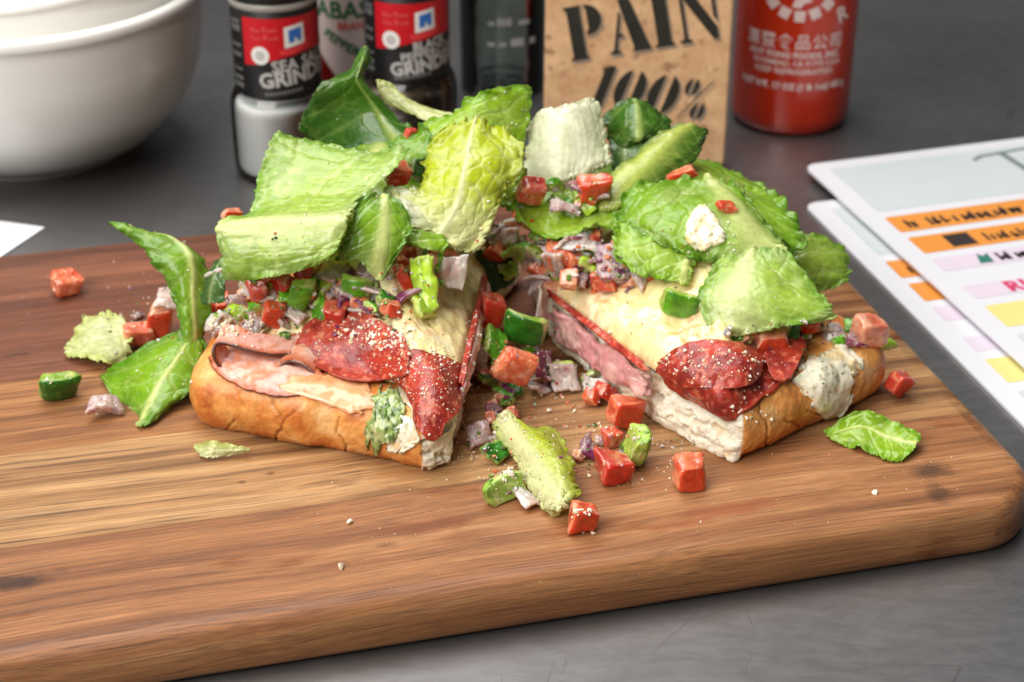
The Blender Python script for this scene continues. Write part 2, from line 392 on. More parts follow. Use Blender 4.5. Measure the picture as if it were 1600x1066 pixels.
pmats = [wood_mat('plank_wood_red', red_wood, .4, 1.15, front_marks, 1.7, .75),
         wood_mat('plank_wood_streaked', tan_wood, .85, 1.8, mid_marks, 4.1, .55),
         wood_mat('plank_wood_golden', mid_wood, .75, 1.6, (), 7.3, .55),
         wood_mat('plank_wood_dark', dark_wood, .35, .9, back_marks, 9.9, .4)]
for k in range(4):
    bm = bm0.copy()
    for y, s in ((bounds[k] + .012, 1), (bounds[k + 1] - .012, -1)):
        g = bmesh.ops.bisect_plane(bm, geom=bm.verts[:] + bm.edges[:] + bm.faces[:], plane_co=(0, y, 0), plane_no=(0, -s, 0), clear_outer=True)
        ed = [e for e in g['geom_cut'] if isinstance(e, bmesh.types.BMEdge)]
        if ed: bmesh.ops.holes_fill(bm, edges=ed)
    bmesh.ops.recalc_face_normals(bm, faces=bm.faces[:])
    bm.verts.index_update()
    vv = np.array([w.co[:] for w in bm.verts]) - np.array([BC[0], BC[1], 0]); ff = [[w.index for w in q.verts] for q in bm.faces]
    o = link_mesh('plank', vv, ff, pmats[k], board)
    for p_ in o.data.polygons: p_.use_smooth = abs(p_.normal.z) < .999 and len(p_.vertices) == 4
    bm.free()
bm0.free()
add_surface([(-60, 20, 2), (60, 20, 2), (60, 120, 2), (-60, 120, 2)], [(0, 1, 2, 3)])

# ================================================================== things behind the board
_text_cache = {}
def text_mesh(body, size, bold=0.0, shear=0.0, space=1.0, smallcaps=False):
    """flat lettering: verts (n,2) in cm starting at x = 0 on the baseline, faces"""
    key = (body, size, bold, shear, space)
    if key not in _text_cache:
        c = bpy.data.curves.new('lettering', 'FONT'); c.body = body; c.size = size; c.offset = bold; c.shear = shear; c.space_character = space; c.resolution_u = 2
        o = bpy.data.objects.new('lettering', c); COL.objects.link(o)
        bpy.context.view_layer.update()
        me = bpy.data.meshes.new_from_object(o.evaluated_get(bpy.context.evaluated_depsgraph_get()))
        vv = np.array([w.co[:2] for w in me.vertices]).reshape(-1, 2); ff = [list(p.vertices) for p in me.polygons]
        bpy.data.objects.remove(o); bpy.data.curves.remove(c); bpy.data.meshes.remove(me)
        _text_cache[key] = (vv, ff)
    v_, f_ = _text_cache[key]
    return v_.copy(), [list(q) for q in f_]
class Flat:
    """collects flat shapes and maps them to a surface"""
    def __init__(self): self.v = []; self.f = []
    def add(self, v, f):
        b = len(self.v); self.v += [tuple(p) for p in v]; self.f += [[i + b for i in q] for q in f]; return self
    def poly(self, pts): return self.add(pts, [list(range(len(pts)))])
    def text(self, body, x, y, size, rot=0.0, bold=0.0, shear=0.0, center=False, space=1.0, sx=1.0):
        v, f = text_mesh(body, size, bold, shear, space)
        if len(v) == 0: return self
        v[:, 0] *= sx
        if center: v[:, 0] -= (v[:, 0].max() + v[:, 0].min()) / 2
        c, s = math.cos(rot), math.sin(rot)
        return self.add(np.stack([x + v[:, 0] * c - v[:, 1] * s, y + v[:, 0] * s + v[:, 1] * c], 1), f)
    def rect(self, x0, y0, x1, y1): return self.poly([(x0, y0), (x1, y0), (x1, y1), (x0, y1)])
    def disc(self, x, y, r, ry=None, n=28):
        ry = ry or r; return self.poly([(x + r * math.cos(2 * math.pi * k / n), y + ry * math.sin(2 * math.pi * k / n)) for k in range(n)])
    def split(self, maxlen):
        """subdivide long faces so that they bend round a bottle"""
        bm = bmesh.new(); vs = [bm.verts.new((p[0], p[1], 0)) for p in self.v]
        for q in self.f:
            try: bm.faces.new([vs[i] for i in q])
            except ValueError: pass
        x0 = min(p[0] for p in self.v); x1 = max(p[0] for p in self.v); n = int((x1 - x0) / maxlen)
        for k in range(1, n + 1):
            bmesh.ops.bisect_plane(bm, geom=bm.verts[:] + bm.edges[:] + bm.faces[:], plane_co=(x0 + k * maxlen, 0, 0), plane_no=(1, 0, 0))
        bm.verts.index_update()
        self.v = [(w.co.x, w.co.y) for w in bm.verts]; self.f = [[w.index for w in q.verts] for q in bm.faces]; bm.free(); return self
    def on_cylinder(self, cx, cy, r, face):
        """x is arc length from the facing direction, y is height"""
        v = np.array(self.v); a = v[:, 0] / r + face
        return np.stack([cx + r * np.sin(a), cy - r * np.cos(a), v[:, 1]], 1), self.f
    def on_plane(self, o, ex, ey, n, lift):
        v = np.array(self.v); o = np.array(o, float)
        return o + v[:, :1] * np.array(ex) + v[:, 1:] * np.array(ey) + np.array(n) * lift, self.f
def face_angle(cx, cy): return math.atan2(-cx, cy)           # the side of a bottle turned to the viewer
def z_at(py, y): return CAMH - y * math.tan(PITCH + math.atan((py - 533) / FPX))

ceramic = plain_mat('white_glazed_ceramic', (247, 245, 239), .25, var=.01, vscale=20, coat=.3)
bowl_prof = [(r_ * 1.08, z_ * 1.08) for r_, z_ in [(.01, .45), (2.2, .45), (3.6, .4), (3.9, .0), (4.5, .0), (4.8, .3), (6.2, 1.1), (7.6, 2.7), (8.35, 4.6), (8.6, 6.4), (8.68, 7.4), (8.82, 7.75), (8.78, 8.1), (8.55, 8.25), (8.3, 8.1), (8.2, 7.5), (8.05, 6.2), (7.7, 4.6), (6.9, 2.9), (5.3, 1.5), (3.0, .95), (.01, .9)]]
bx, by = -25.3, 87.2
v, f = lathe(smooth_profile(bowl_prof, 110), 96, (bx, by, 0))
o = link_mesh('bowl', v, f, ceramic, origin=(bx, by, 0)); tag(o, 'white ceramic bowl standing on the table, holding another bowl', 'bowl')
prof2 = [(r * .84, z * .70) for r, z in bowl_prof]
v, f = lathe(smooth_profile(prof2, 110), 96)
o = link_mesh('bowl', v, f, ceramic, origin=(0, 0, 0)); tag(o, 'smaller white bowl nested and tilted inside the larger white bowl', 'bowl')
o.location = Vector((bx + 1.7, by + .6, 4.1)) * CM; o.rotation_euler = (math.radians(2), math.radians(-5), 0)

def thin_glass(name, rgb, gloss=.9):
    m, nt, bs, out = new_mat(name); L = nt.links.new; nt.nodes.remove(bs)
    tr = nt.nodes.new('ShaderNodeBsdfTransparent'); tr.inputs[0].default_value = (*lin(rgb), 1)
    gl = nt.nodes.new('ShaderNodeBsdfGlossy'); gl.inputs['Roughness'].default_value = .05; gl.inputs[0].default_value = (gloss, gloss, gloss, 1)
    fr = nt.nodes.new('ShaderNodeFresnel'); fr.inputs[0].default_value = 1.5
    tc = nt.nodes.new('ShaderNodeTexCoord'); n = noise_node(nt, 40, 2, tc.outputs['Object']); bp = nt.nodes.new('ShaderNodeBump'); bp.inputs['Strength'].default_value = .15; bp.inputs['Distance'].default_value = .002
    L(n.outputs['Fac'], bp.inputs['Height']); L(bp.outputs['Normal'], gl.inputs['Normal']); L(bp.outputs['Normal'], fr.inputs['Normal'])
    ms = nt.nodes.new('ShaderNodeMixShader'); L(fr.outputs[0], ms.inputs[0]); L(tr.outputs[0], ms.inputs[1]); L(gl.outputs[0], ms.inputs[2]); L(ms.outputs[0], out.inputs['Surface'])
    return m
glass = thin_glass('clear_glass', (246, 248, 246))
green_glass = thin_glass('pale_green_glass', (238, 243, 240), 1.0)
black_plastic = plain_mat('black_plastic', (20, 20, 21), .35)
black_film = plain_mat('black_label_film', (24, 23, 23), .42)
red_film = plain_mat('red_label_print', (196, 22, 34), .42, var=.03)
white_ink = plain_mat('white_ink', (235, 233, 228), .5, var=.02)
silver_ink = plain_mat('silver_ink', (190, 188, 184), .45, var=.03)
blue_ink = plain_mat('blue_ink', (48, 110, 190), .5, var=.03)
pink_red_ink = plain_mat('light_red_ink', (222, 60, 62), .5, var=.03)
grey_ink = plain_mat('grey_ink', (120, 120, 118), .5, var=.03)
green_ink = plain_mat('green_ink', (38, 108, 62), .5, var=.03)
rose_ink = plain_mat('rose_ink', (214, 96, 92), .5, var=.03)
salt_mat = plain_mat('coarse_salt', (254, 254, 254), .6, var=.06, vscale=900, sss=.3)
def pepper_fill_mat():
    m, nt, b, out = new_mat('peppercorns_in_jar'); L = nt.links.new
    tc = nt.nodes.new('ShaderNodeTexCoord'); vo = nt.nodes.new('ShaderNodeTexVoronoi'); vo.inputs['Scale'].default_value = 220; L(tc.outputs['Object'], vo.inputs['Vector'])
    cr = nt.nodes.new('ShaderNodeValToRGB'); e = cr.color_ramp.elements
    e[0].color = (*lin((52, 42, 34)), 1); e[1].color = (*lin((176, 160, 138)), 1); e.new(.6).color = (*lin((96, 82, 66)), 1)
    L(vo.outputs['Color'], cr.inputs[0]); L(cr.outputs[0], b.inputs['Base Color']); b.inputs['Roughness'].default_value = .6
    bp = nt.nodes.new('ShaderNodeBump'); bp.invert = True; bp.inputs['Distance'].default_value = .002; L(vo.outputs['Distance'], bp.inputs['Height']); L(bp.outputs['Normal'], b.inputs['Normal'])
    return m
def grinder(cx, cy, label, fill, words):
    g = thing('spice_grinder', (cx, cy, 0), label, 'spice grinder', 'spice grinders behind the board')
    v, f = lathe(smooth_profile([(.01, .12), (1.6, .1), (2.2, 0), (2.45, .25), (2.5, 1.2), (2.5, 3.3), (2.44, 4.1), (2.25, 4.5), (2.14, 4.8), (2.12, 8.9), (2.12, 9.3)], 70), 64, (cx, cy, 0))
    link_mesh('glass_jar', v, f, glass, g)
    v, f = lathe(smooth_profile([(.01, .3), (1.9, .3), (2.28, .5), (2.32, 1.5), (2.32, 3.2), (2.22, 3.85), (1.5, 4.0), (.01, 4.05)], 40), 48, (cx, cy, 0))
    link_mesh('spice_filling', v, f, fill, g)
    v, f = lathe([(2.155, 4.55), (2.17, 4.58), (2.17, 8.98), (2.155, 9.0)], 64, (cx, cy, 0)); sleeve = link_mesh('label', v, f[:-2], black_film, g)
    v, f = lathe(smooth_profile([(2.14, 9.02), (2.2, 9.06), (2.22, 9.25), (2.16, 9.38)], 12), 64, (cx, cy, 0)); link_mesh('collar', v, f, plain_mat('grey_collar', (150, 146, 138), .3), g)
    v, f = lathe(smooth_profile([(2.1, 9.38), (2.2, 9.42), (2.22, 9.8), (2.2, 12.2), (2.05, 12.9), (1.7, 13.2), (.01, 13.25)], 50), 64, (cx, cy, 0))
    a = np.arctan2(v[:, 1] - cy, v[:, 0] - cx); rr = np.hypot(v[:, 0] - cx, v[:, 1] - cy); k = 1 + .02 * np.sin(a * 28) * (v[:, 2] > 9.7) * (v[:, 2] < 12.6)
    v[:, 0] = cx + (v[:, 0] - cx) * k; v[:, 1] = cy + (v[:, 1] - cy) * k
    link_mesh('cap', v, f, black_plastic, g)
    fa = face_angle(cx, cy); R = 2.185
    def put(name, fl, mat, r, ml=.25):
        v, f = fl.split(ml).on_cylinder(cx, cy, r, fa); return link_mesh(name, v, f, mat, sleeve)
    # red panel with a drooping lower edge
    xs = np.linspace(-1.75, 2.75, 30)
    top = [(x, 8.72) for x in xs]; bot = [(x, 6.55 + .25 * math.sin((x + .4) * 1.1) + .22 * max(0, x - .9)) for x in xs]
    put('red_panel', Flat().poly(top + bot[::-1]), red_film, R)
    put('emblem_seal', Flat().disc(-.85, 6.85, .46), white_ink, R + .012)
    put('seal_print', Flat().disc(-.85, 6.85, .26), silver_ink, R + .02)
    fl = Flat()
    fl.text(words[0], -1.3, 8.0, .34, .05).text(words[1], -1.3, 7.6, .34, .05); put('slogan', fl, rose_ink, R + .012)
    put('emblem', Flat().poly([(.4, 7.2), (1.5, 7.35), (1.45, 8.4), (.4, 8.25)]), white_ink, R + .012)
    put('emblem_letter', Flat().poly([(.62, 7.45), (.92, 7.48), (.92, 7.75), (1.0, 7.62), (1.08, 7.78), (1.08, 7.5), (1.3, 7.53), (1.3, 8.2), (.62, 8.1)]), blue_ink, R + .022)
    put('emblem_banner', Flat().poly([(.15, 6.88), (.6, 6.85), (1.2, 6.98), (1.72, 7.2), (1.7, 7.5), (1.2, 7.25), (.55, 7.12), (.15, 7.15)]), pink_red_ink, R + .026)
    fl = Flat()
    for body, x, z, s, bold in words[2]: fl.text(body, x, z, s, .10, bold, 0.0)
    put('product_name', fl, silver_ink, R + .012, .2)
    fl = Flat()
    for z, w in ((8.3, .5), (7.9, .8), (7.1, .4), (6.6, .5), (5.9, .3), (5.4, .5), (5.0, .6)):
        for q in range(3): fl.rect(-2.75 + q * .28, z, -2.75 + q * .28 + .18, z + w * .4)
    for q in range(9): fl.rect(-.7 + q * .22, 4.78 + q * .02, -.56 + q * .22, 4.95 + q * .02)
    put('side_print', fl, grey_ink, R + .012)
    return g
grinder(-11.75, 84.0, 'glass grinder of white salt with a black and red label beside the bowls', salt_mat,
        ('The Taste', 'You Trust', [('SEA SALT', -.28, 5.98, .82, .02), ('GRINDER', -.95, 5.18, 1.05, .035)]))
grinder(-5.35, 86.3, 'glass grinder of dark peppercorns with a black and red label behind the lettuce', pepper_fill_mat(),
        ('The Taste', 'You Trust', [('BLACK', .28, 6.28, .62, .02), ('PEPPERCORN', -.35, 5.72, .62, .015), ('GRINDER', -.9, 4.98, .95, .035)]))

# slim hot sauce bottle between the grinders
hx, hy = -8.75, 91.0
h = thing('hot_sauce_bottle', (hx, hy, 0), 'slim hot sauce bottle with pink white diamond label between the two grinders', 'sauce bottle')
v, f = lathe(smooth_profile([(.01, .1), (1.5, 0), (1.85, .25), (1.9, 1), (1.9, 8.4), (1.75, 9.3), (1.2, 10.4), (.85, 11.4), (.8, 13.5), (.8, 13.9)], 70), 56, (hx, hy, 0))
link_mesh('bottle_glass', v, f, plain_mat('brown_red_sauce_glass', (112, 22, 14), .12, coat=.5), h)
v, f = lathe(smooth_profile([(.82, 13.0), (1.05, 13.1), (1.05, 15.0), (.9, 15.3), (.01, 15.35)], 24), 40, (hx, hy, 0)); link_mesh('cap', v, f, plain_mat('dark_red_cap', (120, 16, 18), .35), h)
fa = face_angle(hx, hy) + .10
def putc(parent, name, fl, mat, cx, cy, r, fa, ml=.25):
    v, f = fl.split(ml).on_cylinder(cx, cy, r, fa); return link_mesh(name, v, f, mat, parent)
lab = putc(h, 'label', Flat().poly([(0, 2.0), (2.6, 4.9), (2.6, 7.4), (1.5, 8.6), (-1.5, 8.6), (-2.6, 7.4), (-2.6, 4.9)]), plain_mat('pink_white_paper', (226, 205, 200), .6, var=.04), hx, hy, 1.93, fa)
fl = Flat().text('TABASCO', 0, 6.35, 1.3, 0, .03, center=True)
fl.text('PEPPER', -1.7, 5.35, .7, -.55, .02).text('SAUCE', .3, 4.0, .7, .55, .02)
putc(lab, 'green_lettering', fl, green_ink, hx, hy, 1.95, fa)
putc(lab, 'red_lettering', Flat().text('BRAND', .1, 5.75, .55, 0, .02, center=True), rose_ink, hx, hy, 1.95, fa)

# clear bottle behind the heap
gx, gy = -.55, 96.0
g = thing('glass_bottle', (gx, gy, 0), 'empty clear glass bottle with greenish edges beside the kraft board', 'bottle')
v, f = lathe(smooth_profile([(.01, .5), (1.6, .3), (2.1, .0), (2.35, .3), (2.4, 1), (2.4, 10), (2.1, 12.2), (1.2, 14), (1.1, 17), (1.2, 17.2), (1.0, 17.3), (.9, 16.8), (1.0, 14), (1.9, 12), (2.2, 10), (2.2, 1.0), (1.9, .6), (.01, .8)], 120), 64, (gx, gy, 0))
link_mesh('bottle_glass', v, f, green_glass, g)
fl = Flat(); rnd = random.Random(4)
for z in (3.2, 4.4, 6.4, 7.6, 8.8):
    x = -1.2
    while x < 1.4:
        w = rnd.uniform(.3, .8); fl.rect(x, z, x + w, z + rnd.uniform(.2, .5)); x += w + rnd.uniform(.1, .5)
putc(g, 'reflection_bars', fl, plain_mat('whitish_reflection_paint', (205, 206, 204), .7), gx, gy, 2.42, face_angle(gx, gy) + .15)  # whitish bars painted on the glass in place of its blurry reflections

# kraft bread board with PAIN 100% stencilled on it
pL = at_z(848, 257, 0)[:2]; pR = at_z(1131, 268, 0)[:2]
ex = np.array([pR[0] - pL[0], pR[1] - pL[1], 0.]); PW = np.linalg.norm(ex); ex /= PW
lean = math.radians(5); nrm = np.array([ex[1], -ex[0], 0.])           # towards the viewer
ey = np.array([-nrm[0] * math.sin(lean), -nrm[1] * math.sin(lean), math.cos(lean)]); nrm2 = np.cross(ex, ey)
if nrm2[1] > 0: nrm2 = -nrm2
PO = np.array([pL[0], pL[1], .02]); PH = 17.0; PT = 1.0
def kraft_mat():
    m, nt, b, out = new_mat('kraft_fibreboard'); L = nt.links.new
    tc = nt.nodes.new('ShaderNodeTexCoord'); n1 = noise_node(nt, 70, 8, tc.outputs['Object'], .78)
    cr = nt.nodes.new('ShaderNodeValToRGB'); e = cr.color_ramp.elements; e[0].position = .28; e[1].position = .72
    e[0].color = (*lin((176, 130, 88)), 1); e[1].color = (*lin((232, 192, 148)), 1); L(n1.outputs['Fac'], cr.inputs[0])
    n2 = noise_node(nt, 160, 3, tc.outputs['Object']); mr = nt.nodes.new('ShaderNodeMapRange'); mr.inputs['From Min'].default_value = .60; mr.inputs['From Max'].default_value = .70; mr.inputs['To Max'].default_value = .65
    L(n2.outputs['Fac'], mr.inputs['Value']); mx = nt.nodes.new('ShaderNodeMix'); mx.data_type = 'RGBA'; L(mr.outputs['Result'], mx.inputs['Factor']); L(cr.outputs[0], mx.inputs['A']); mx.inputs['B'].default_value = (*lin((120, 76, 44)), 1)
    L(mx.outputs['Result'], b.inputs['Base Color']); b.inputs['Roughness'].default_value = .6
    return m
pb = thing('bread_board', (float(PO[0] + ex[0] * PW / 2), float(PO[1] + ex[1] * PW / 2), 0), 'upright brown board stencilled with bread lettering behind the lettuce heap', 'board')
rr_ = rrect(0, PW, 0, PH, .55, 8); v = []; 
for d, ins in ((0.0, .10), (.10, 0), (PT - .1, 0), (PT, .1)):
    for x, y in rrect(ins, PW - ins, ins, PH - ins, .55, 8): v.append(PO + ex * x + ey * y - nrm2 * d)
n_ = len(rr_); f = grid_faces(n_, 4, 0, True) + [tuple(range(n_)), tuple(3 * n_ + i for i in range(n_))]
link_mesh('panel', np.array(v), f, kraft_mat(), pb, smooth=False)
def glyphs():
    """fat stencil letters, unit height"""
    G = {}
    arc = lambda cx, cy, rx, ry, a0, a1, n=16: [(cx + rx * math.cos(math.radians(a0 + (a1 - a0) * k / n)), cy + ry * math.sin(math.radians(a0 + (a1 - a0) * k / n))) for k in range(n + 1)]
    G['P'] = ([[(.0, 0), (.44, 0), (.44, .03), (.38, .07), (.38, .93), (.44, 1), (.0, 1), (.0, .97), (.07, .93), (.07, .07), (0, .03)],
               [(.46, 1)] + arc(.5, .72, .34, .28, 90, -90) + [(.46, .44), (.46, .48), (.52, .56), (.52, .9)]], .92)
    G['A'] = ([[(.0, 0), (.26, 0), (.26, .04), (.17, .08), (.24, .3), (.36, .3), (.36, .36), (.26, .36), (.36, .72), (.33, .80), (.09, .08), (0, .04)],
               [(.34, 1), (.60, 1), (.92, .07), (.98, 0), (.5, 0), (.56, .07)]], 1.04)
    G['I'] = ([[(.0, 0), (.46, 0), (.46, .03), (.39, .07), (.39, .93), (.46, .97), (.46, 1), (.0, 1), (0, .97), (.07, .93), (.07, .07), (0, .03)]], .58)
    G['N'] = ([[(0, 0), (.28, 0), (.28, .04), (.18, .08), (.18, .78), (.1, .9), (.1, .08), (0, .04)],
               [(.0, 1), (.34, 1), (.88, .22), (.88, 0), (.76, 0), (.12, .9)],
               [(.66, 1), (.98, 1), (.98, .96), (.9, .92), (.9, .3), (.82, .42), (.82, .92), (.66, .96)]], 1.0)
    G['1'] = ([[(.04, 0), (.40, 0), (.36, .05), (.36, 1), (.24, 1), (.02, .88), (.1, .84), (.1, .05)]], .50)
    G['0'] = ([arc(.40, .5, .38, .5, 105, 255, 20) + [(.30, .08), (.30, .92)], arc(.40, .5, .38, .5, -75, 75, 20) + [(.50, .92), (.50, .08)]], .86)
    G['%'] = ([[(x * .45, .56 + y * .44) for x, y in q] for q in G['0'][0]] + [[(.36 + x * .45, y * .44) for x, y in q] for q in G['0'][0]] +
              [[(.10, 0), (.14, 0), (.66, 1), (.62, 1)]], .8)
    return G
GL = glyphs()
def stencil(fl, word, x, y, h, slope, wscale, shear=0.0, dx=0, dy=0):
    c, s = math.cos(slope), math.sin(slope); adv = 0
    for ch in word:
        polys, w = GL[ch]
        for q in polys:
            pts = []
            for a, b2 in q:
                X = (adv + a * wscale + b2 * shear) * h; Yv = b2 * h
                pts.append((x + dx + X * c - Yv * s, y + dy + X * s + Yv * c))
            fl.poly(pts)
        adv += w * wscale
dk = plain_mat('black_stencil_ink', (32, 30, 22), .6, var=.2, vscale=200); sh_ink = plain_mat('grey_stencil_shadow', (140, 122, 104), .6, var=.1)
def pix_on_board(px, py):
    d = ray(px, py); n = nrm2; tt = ((PO - CAM) @ n) / (d @ n); q = CAM + d * tt - PO; return q @ ex, q @ ey
a0 = pix_on_board(893, 96); a1 = pix_on_board(1132, 58); top0 = pix_on_board(886, 12)
h1 = math.hypot(top0[0] - a0[0], top0[1] - a0[1]); sl1 = math.atan2(a1[1] - a0[1], a1[0] - a0[0]); L1 = math.hypot(a1[0] - a0[0], a1[1] - a0[1])
b0 = pix_on_board(918, 162); b1 = pix_on_board(1105, 198); h2 = 2.15; sl2 = math.atan2(b1[1] - b0[1], b1[0] - b0[0]); L2_ = math.hypot(b1[0] - b0[0], b1[1] - b0[1])
for nm, ink, dx, dy, lf in (('lettering_shadow', sh_ink, .13, -.16, .012), ('lettering', dk, 0, 0, .024)):
    fl = Flat(); w1 = sum(GL[c][1] for c in 'PAIN') * h1; w2 = sum(GL[c][1] for c in '100%') * h2
    stencil(fl, 'PAIN', a0[0], a0[1], h1, sl1, L1 / w1, 0, dx, dy)
    stencil(fl, '100%', b0[0], b0[1], h2, sl2 * .75, L2_ / w2 * .96, .22, dx, dy)
    v, f = fl.on_plane(PO, ex, ey, nrm2, lf); link_mesh(nm, v, f, ink, pb, smooth=False)

# big red chilli sauce bottle
sx_, sy_ = 15.3, 91.3; SR = 3.22
s = thing('chili_sauce_bottle', (sx_, sy_, 0), 'large red chili sauce bottle with white print beside the kraft board', 'sauce bottle')
v, f = lathe(smooth_profile([(.01, .25), (2.2, .15), (2.75, 0), (3.08, .25), (3.2, .8), (SR, 1.6), (SR, 12.5), (3.15, 14), (2.7, 15.6), (1.9, 16.8), (1.5, 17.4), (1.5, 18)], 110), 80, (sx_, sy_, 0))
def sauce_plastic():
    m, nt, b, out = new_mat('red_sauce_plastic'); b.inputs['Base Color'].default_value = (*lin((176, 32, 10)), 1)
    b.inputs['Roughness'].default_value = .25; b.inputs['Subsurface Weight'].default_value = .25; b.inputs['Subsurface Scale'].default_value = .01; b.inputs['Coat Weight'].default_value = .4; b.inputs['Coat Roughness'].default_value = .15
    tc = nt.nodes.new('ShaderNodeTexCoord'); n = noise_node(nt, 260, 4, tc.outputs['Object']); cr = nt.nodes.new('ShaderNodeValToRGB')
    cr.color_ramp.elements[0].color = (*lin((164, 28, 8)), 1); cr.color_ramp.elements[1].color = (*lin((196, 50, 14)), 1); nt.links.new(n.outputs['Fac'], cr.inputs[0]); nt.links.new(cr.outputs[0], b.inputs['Base Color'])
    return m
link_mesh('bottle_body', v, f, sauce_plastic(), s)
v, f = lathe(smooth_profile([(1.52, 17.6), (1.75, 17.7), (1.75, 19), (1.2, 20), (.5, 22.6), (.3, 23), (.01, 23)], 40), 48, (sx_, sy_, 0)); link_mesh('cap', v, f, plain_mat('green_cap', (40, 140, 40), .35), s)
fa = face_angle(sx_, sy_) + .02; yf = sy_ - SR
fl = Flat(); zc = z_at(-34, yf); rc = 2.05
for k in range(15):
    a = math.radians(-160 + k * 320 / 14) + math.pi / 2 - math.pi                                  # blocks of a ring of characters
    ca, sa = math.cos(a), math.sin(a); w, hh_ = .30, .30
    fl.poly([(.1 + ca * rc + (px_ * -sa + py_ * ca), zc + sa * rc + (px_ * ca + py_ * sa)) for px_, py_ in ((-w, -hh_), (w, -hh_), (w * .9, hh_), (-w * .9, hh_))])
fl.poly([(-.35, z_at(12, yf)), (.1, z_at(14, yf)), (.3, z_at(6, yf)), (.75, z_at(2, yf)), (.4, z_at(-4, yf)), (-.2, z_at(0, yf))])
fl.text('\u6ed9\u8c50\u98df\u54c1\u516c\u53f8', -.12, z_at(76, yf), .88, 0, .012, center=True, space=1.12)
fl.text('HUY FONG FOODS, INC.', 0, z_at(92, yf), .46, 0, .022, center=True, sx=1.0)
fl.text('ROSEMEAD, CA 91770 U.S.A.', .2, z_at(104, yf), .40, 0, .012, center=True, sx=1.0)
fl.text('KEEP REFRIGERATED', 0, z_at(117, yf), .42, 0, .012, center=True, sx=1.12)
fl.text('NET WT. 17 OZ (1 lb 1oz) 482 g', .05, z_at(141, yf), .48, 0, .025, center=True, sx=.95)
fl.text('R', 2.35, z_at(42, yf), 1.2, .35, .04)
putc(s, 'lettering', fl, plain_mat('pinkish_white_ink', (214, 190, 186), .5, var=.03), sx_, sy_, SR + .02, fa)

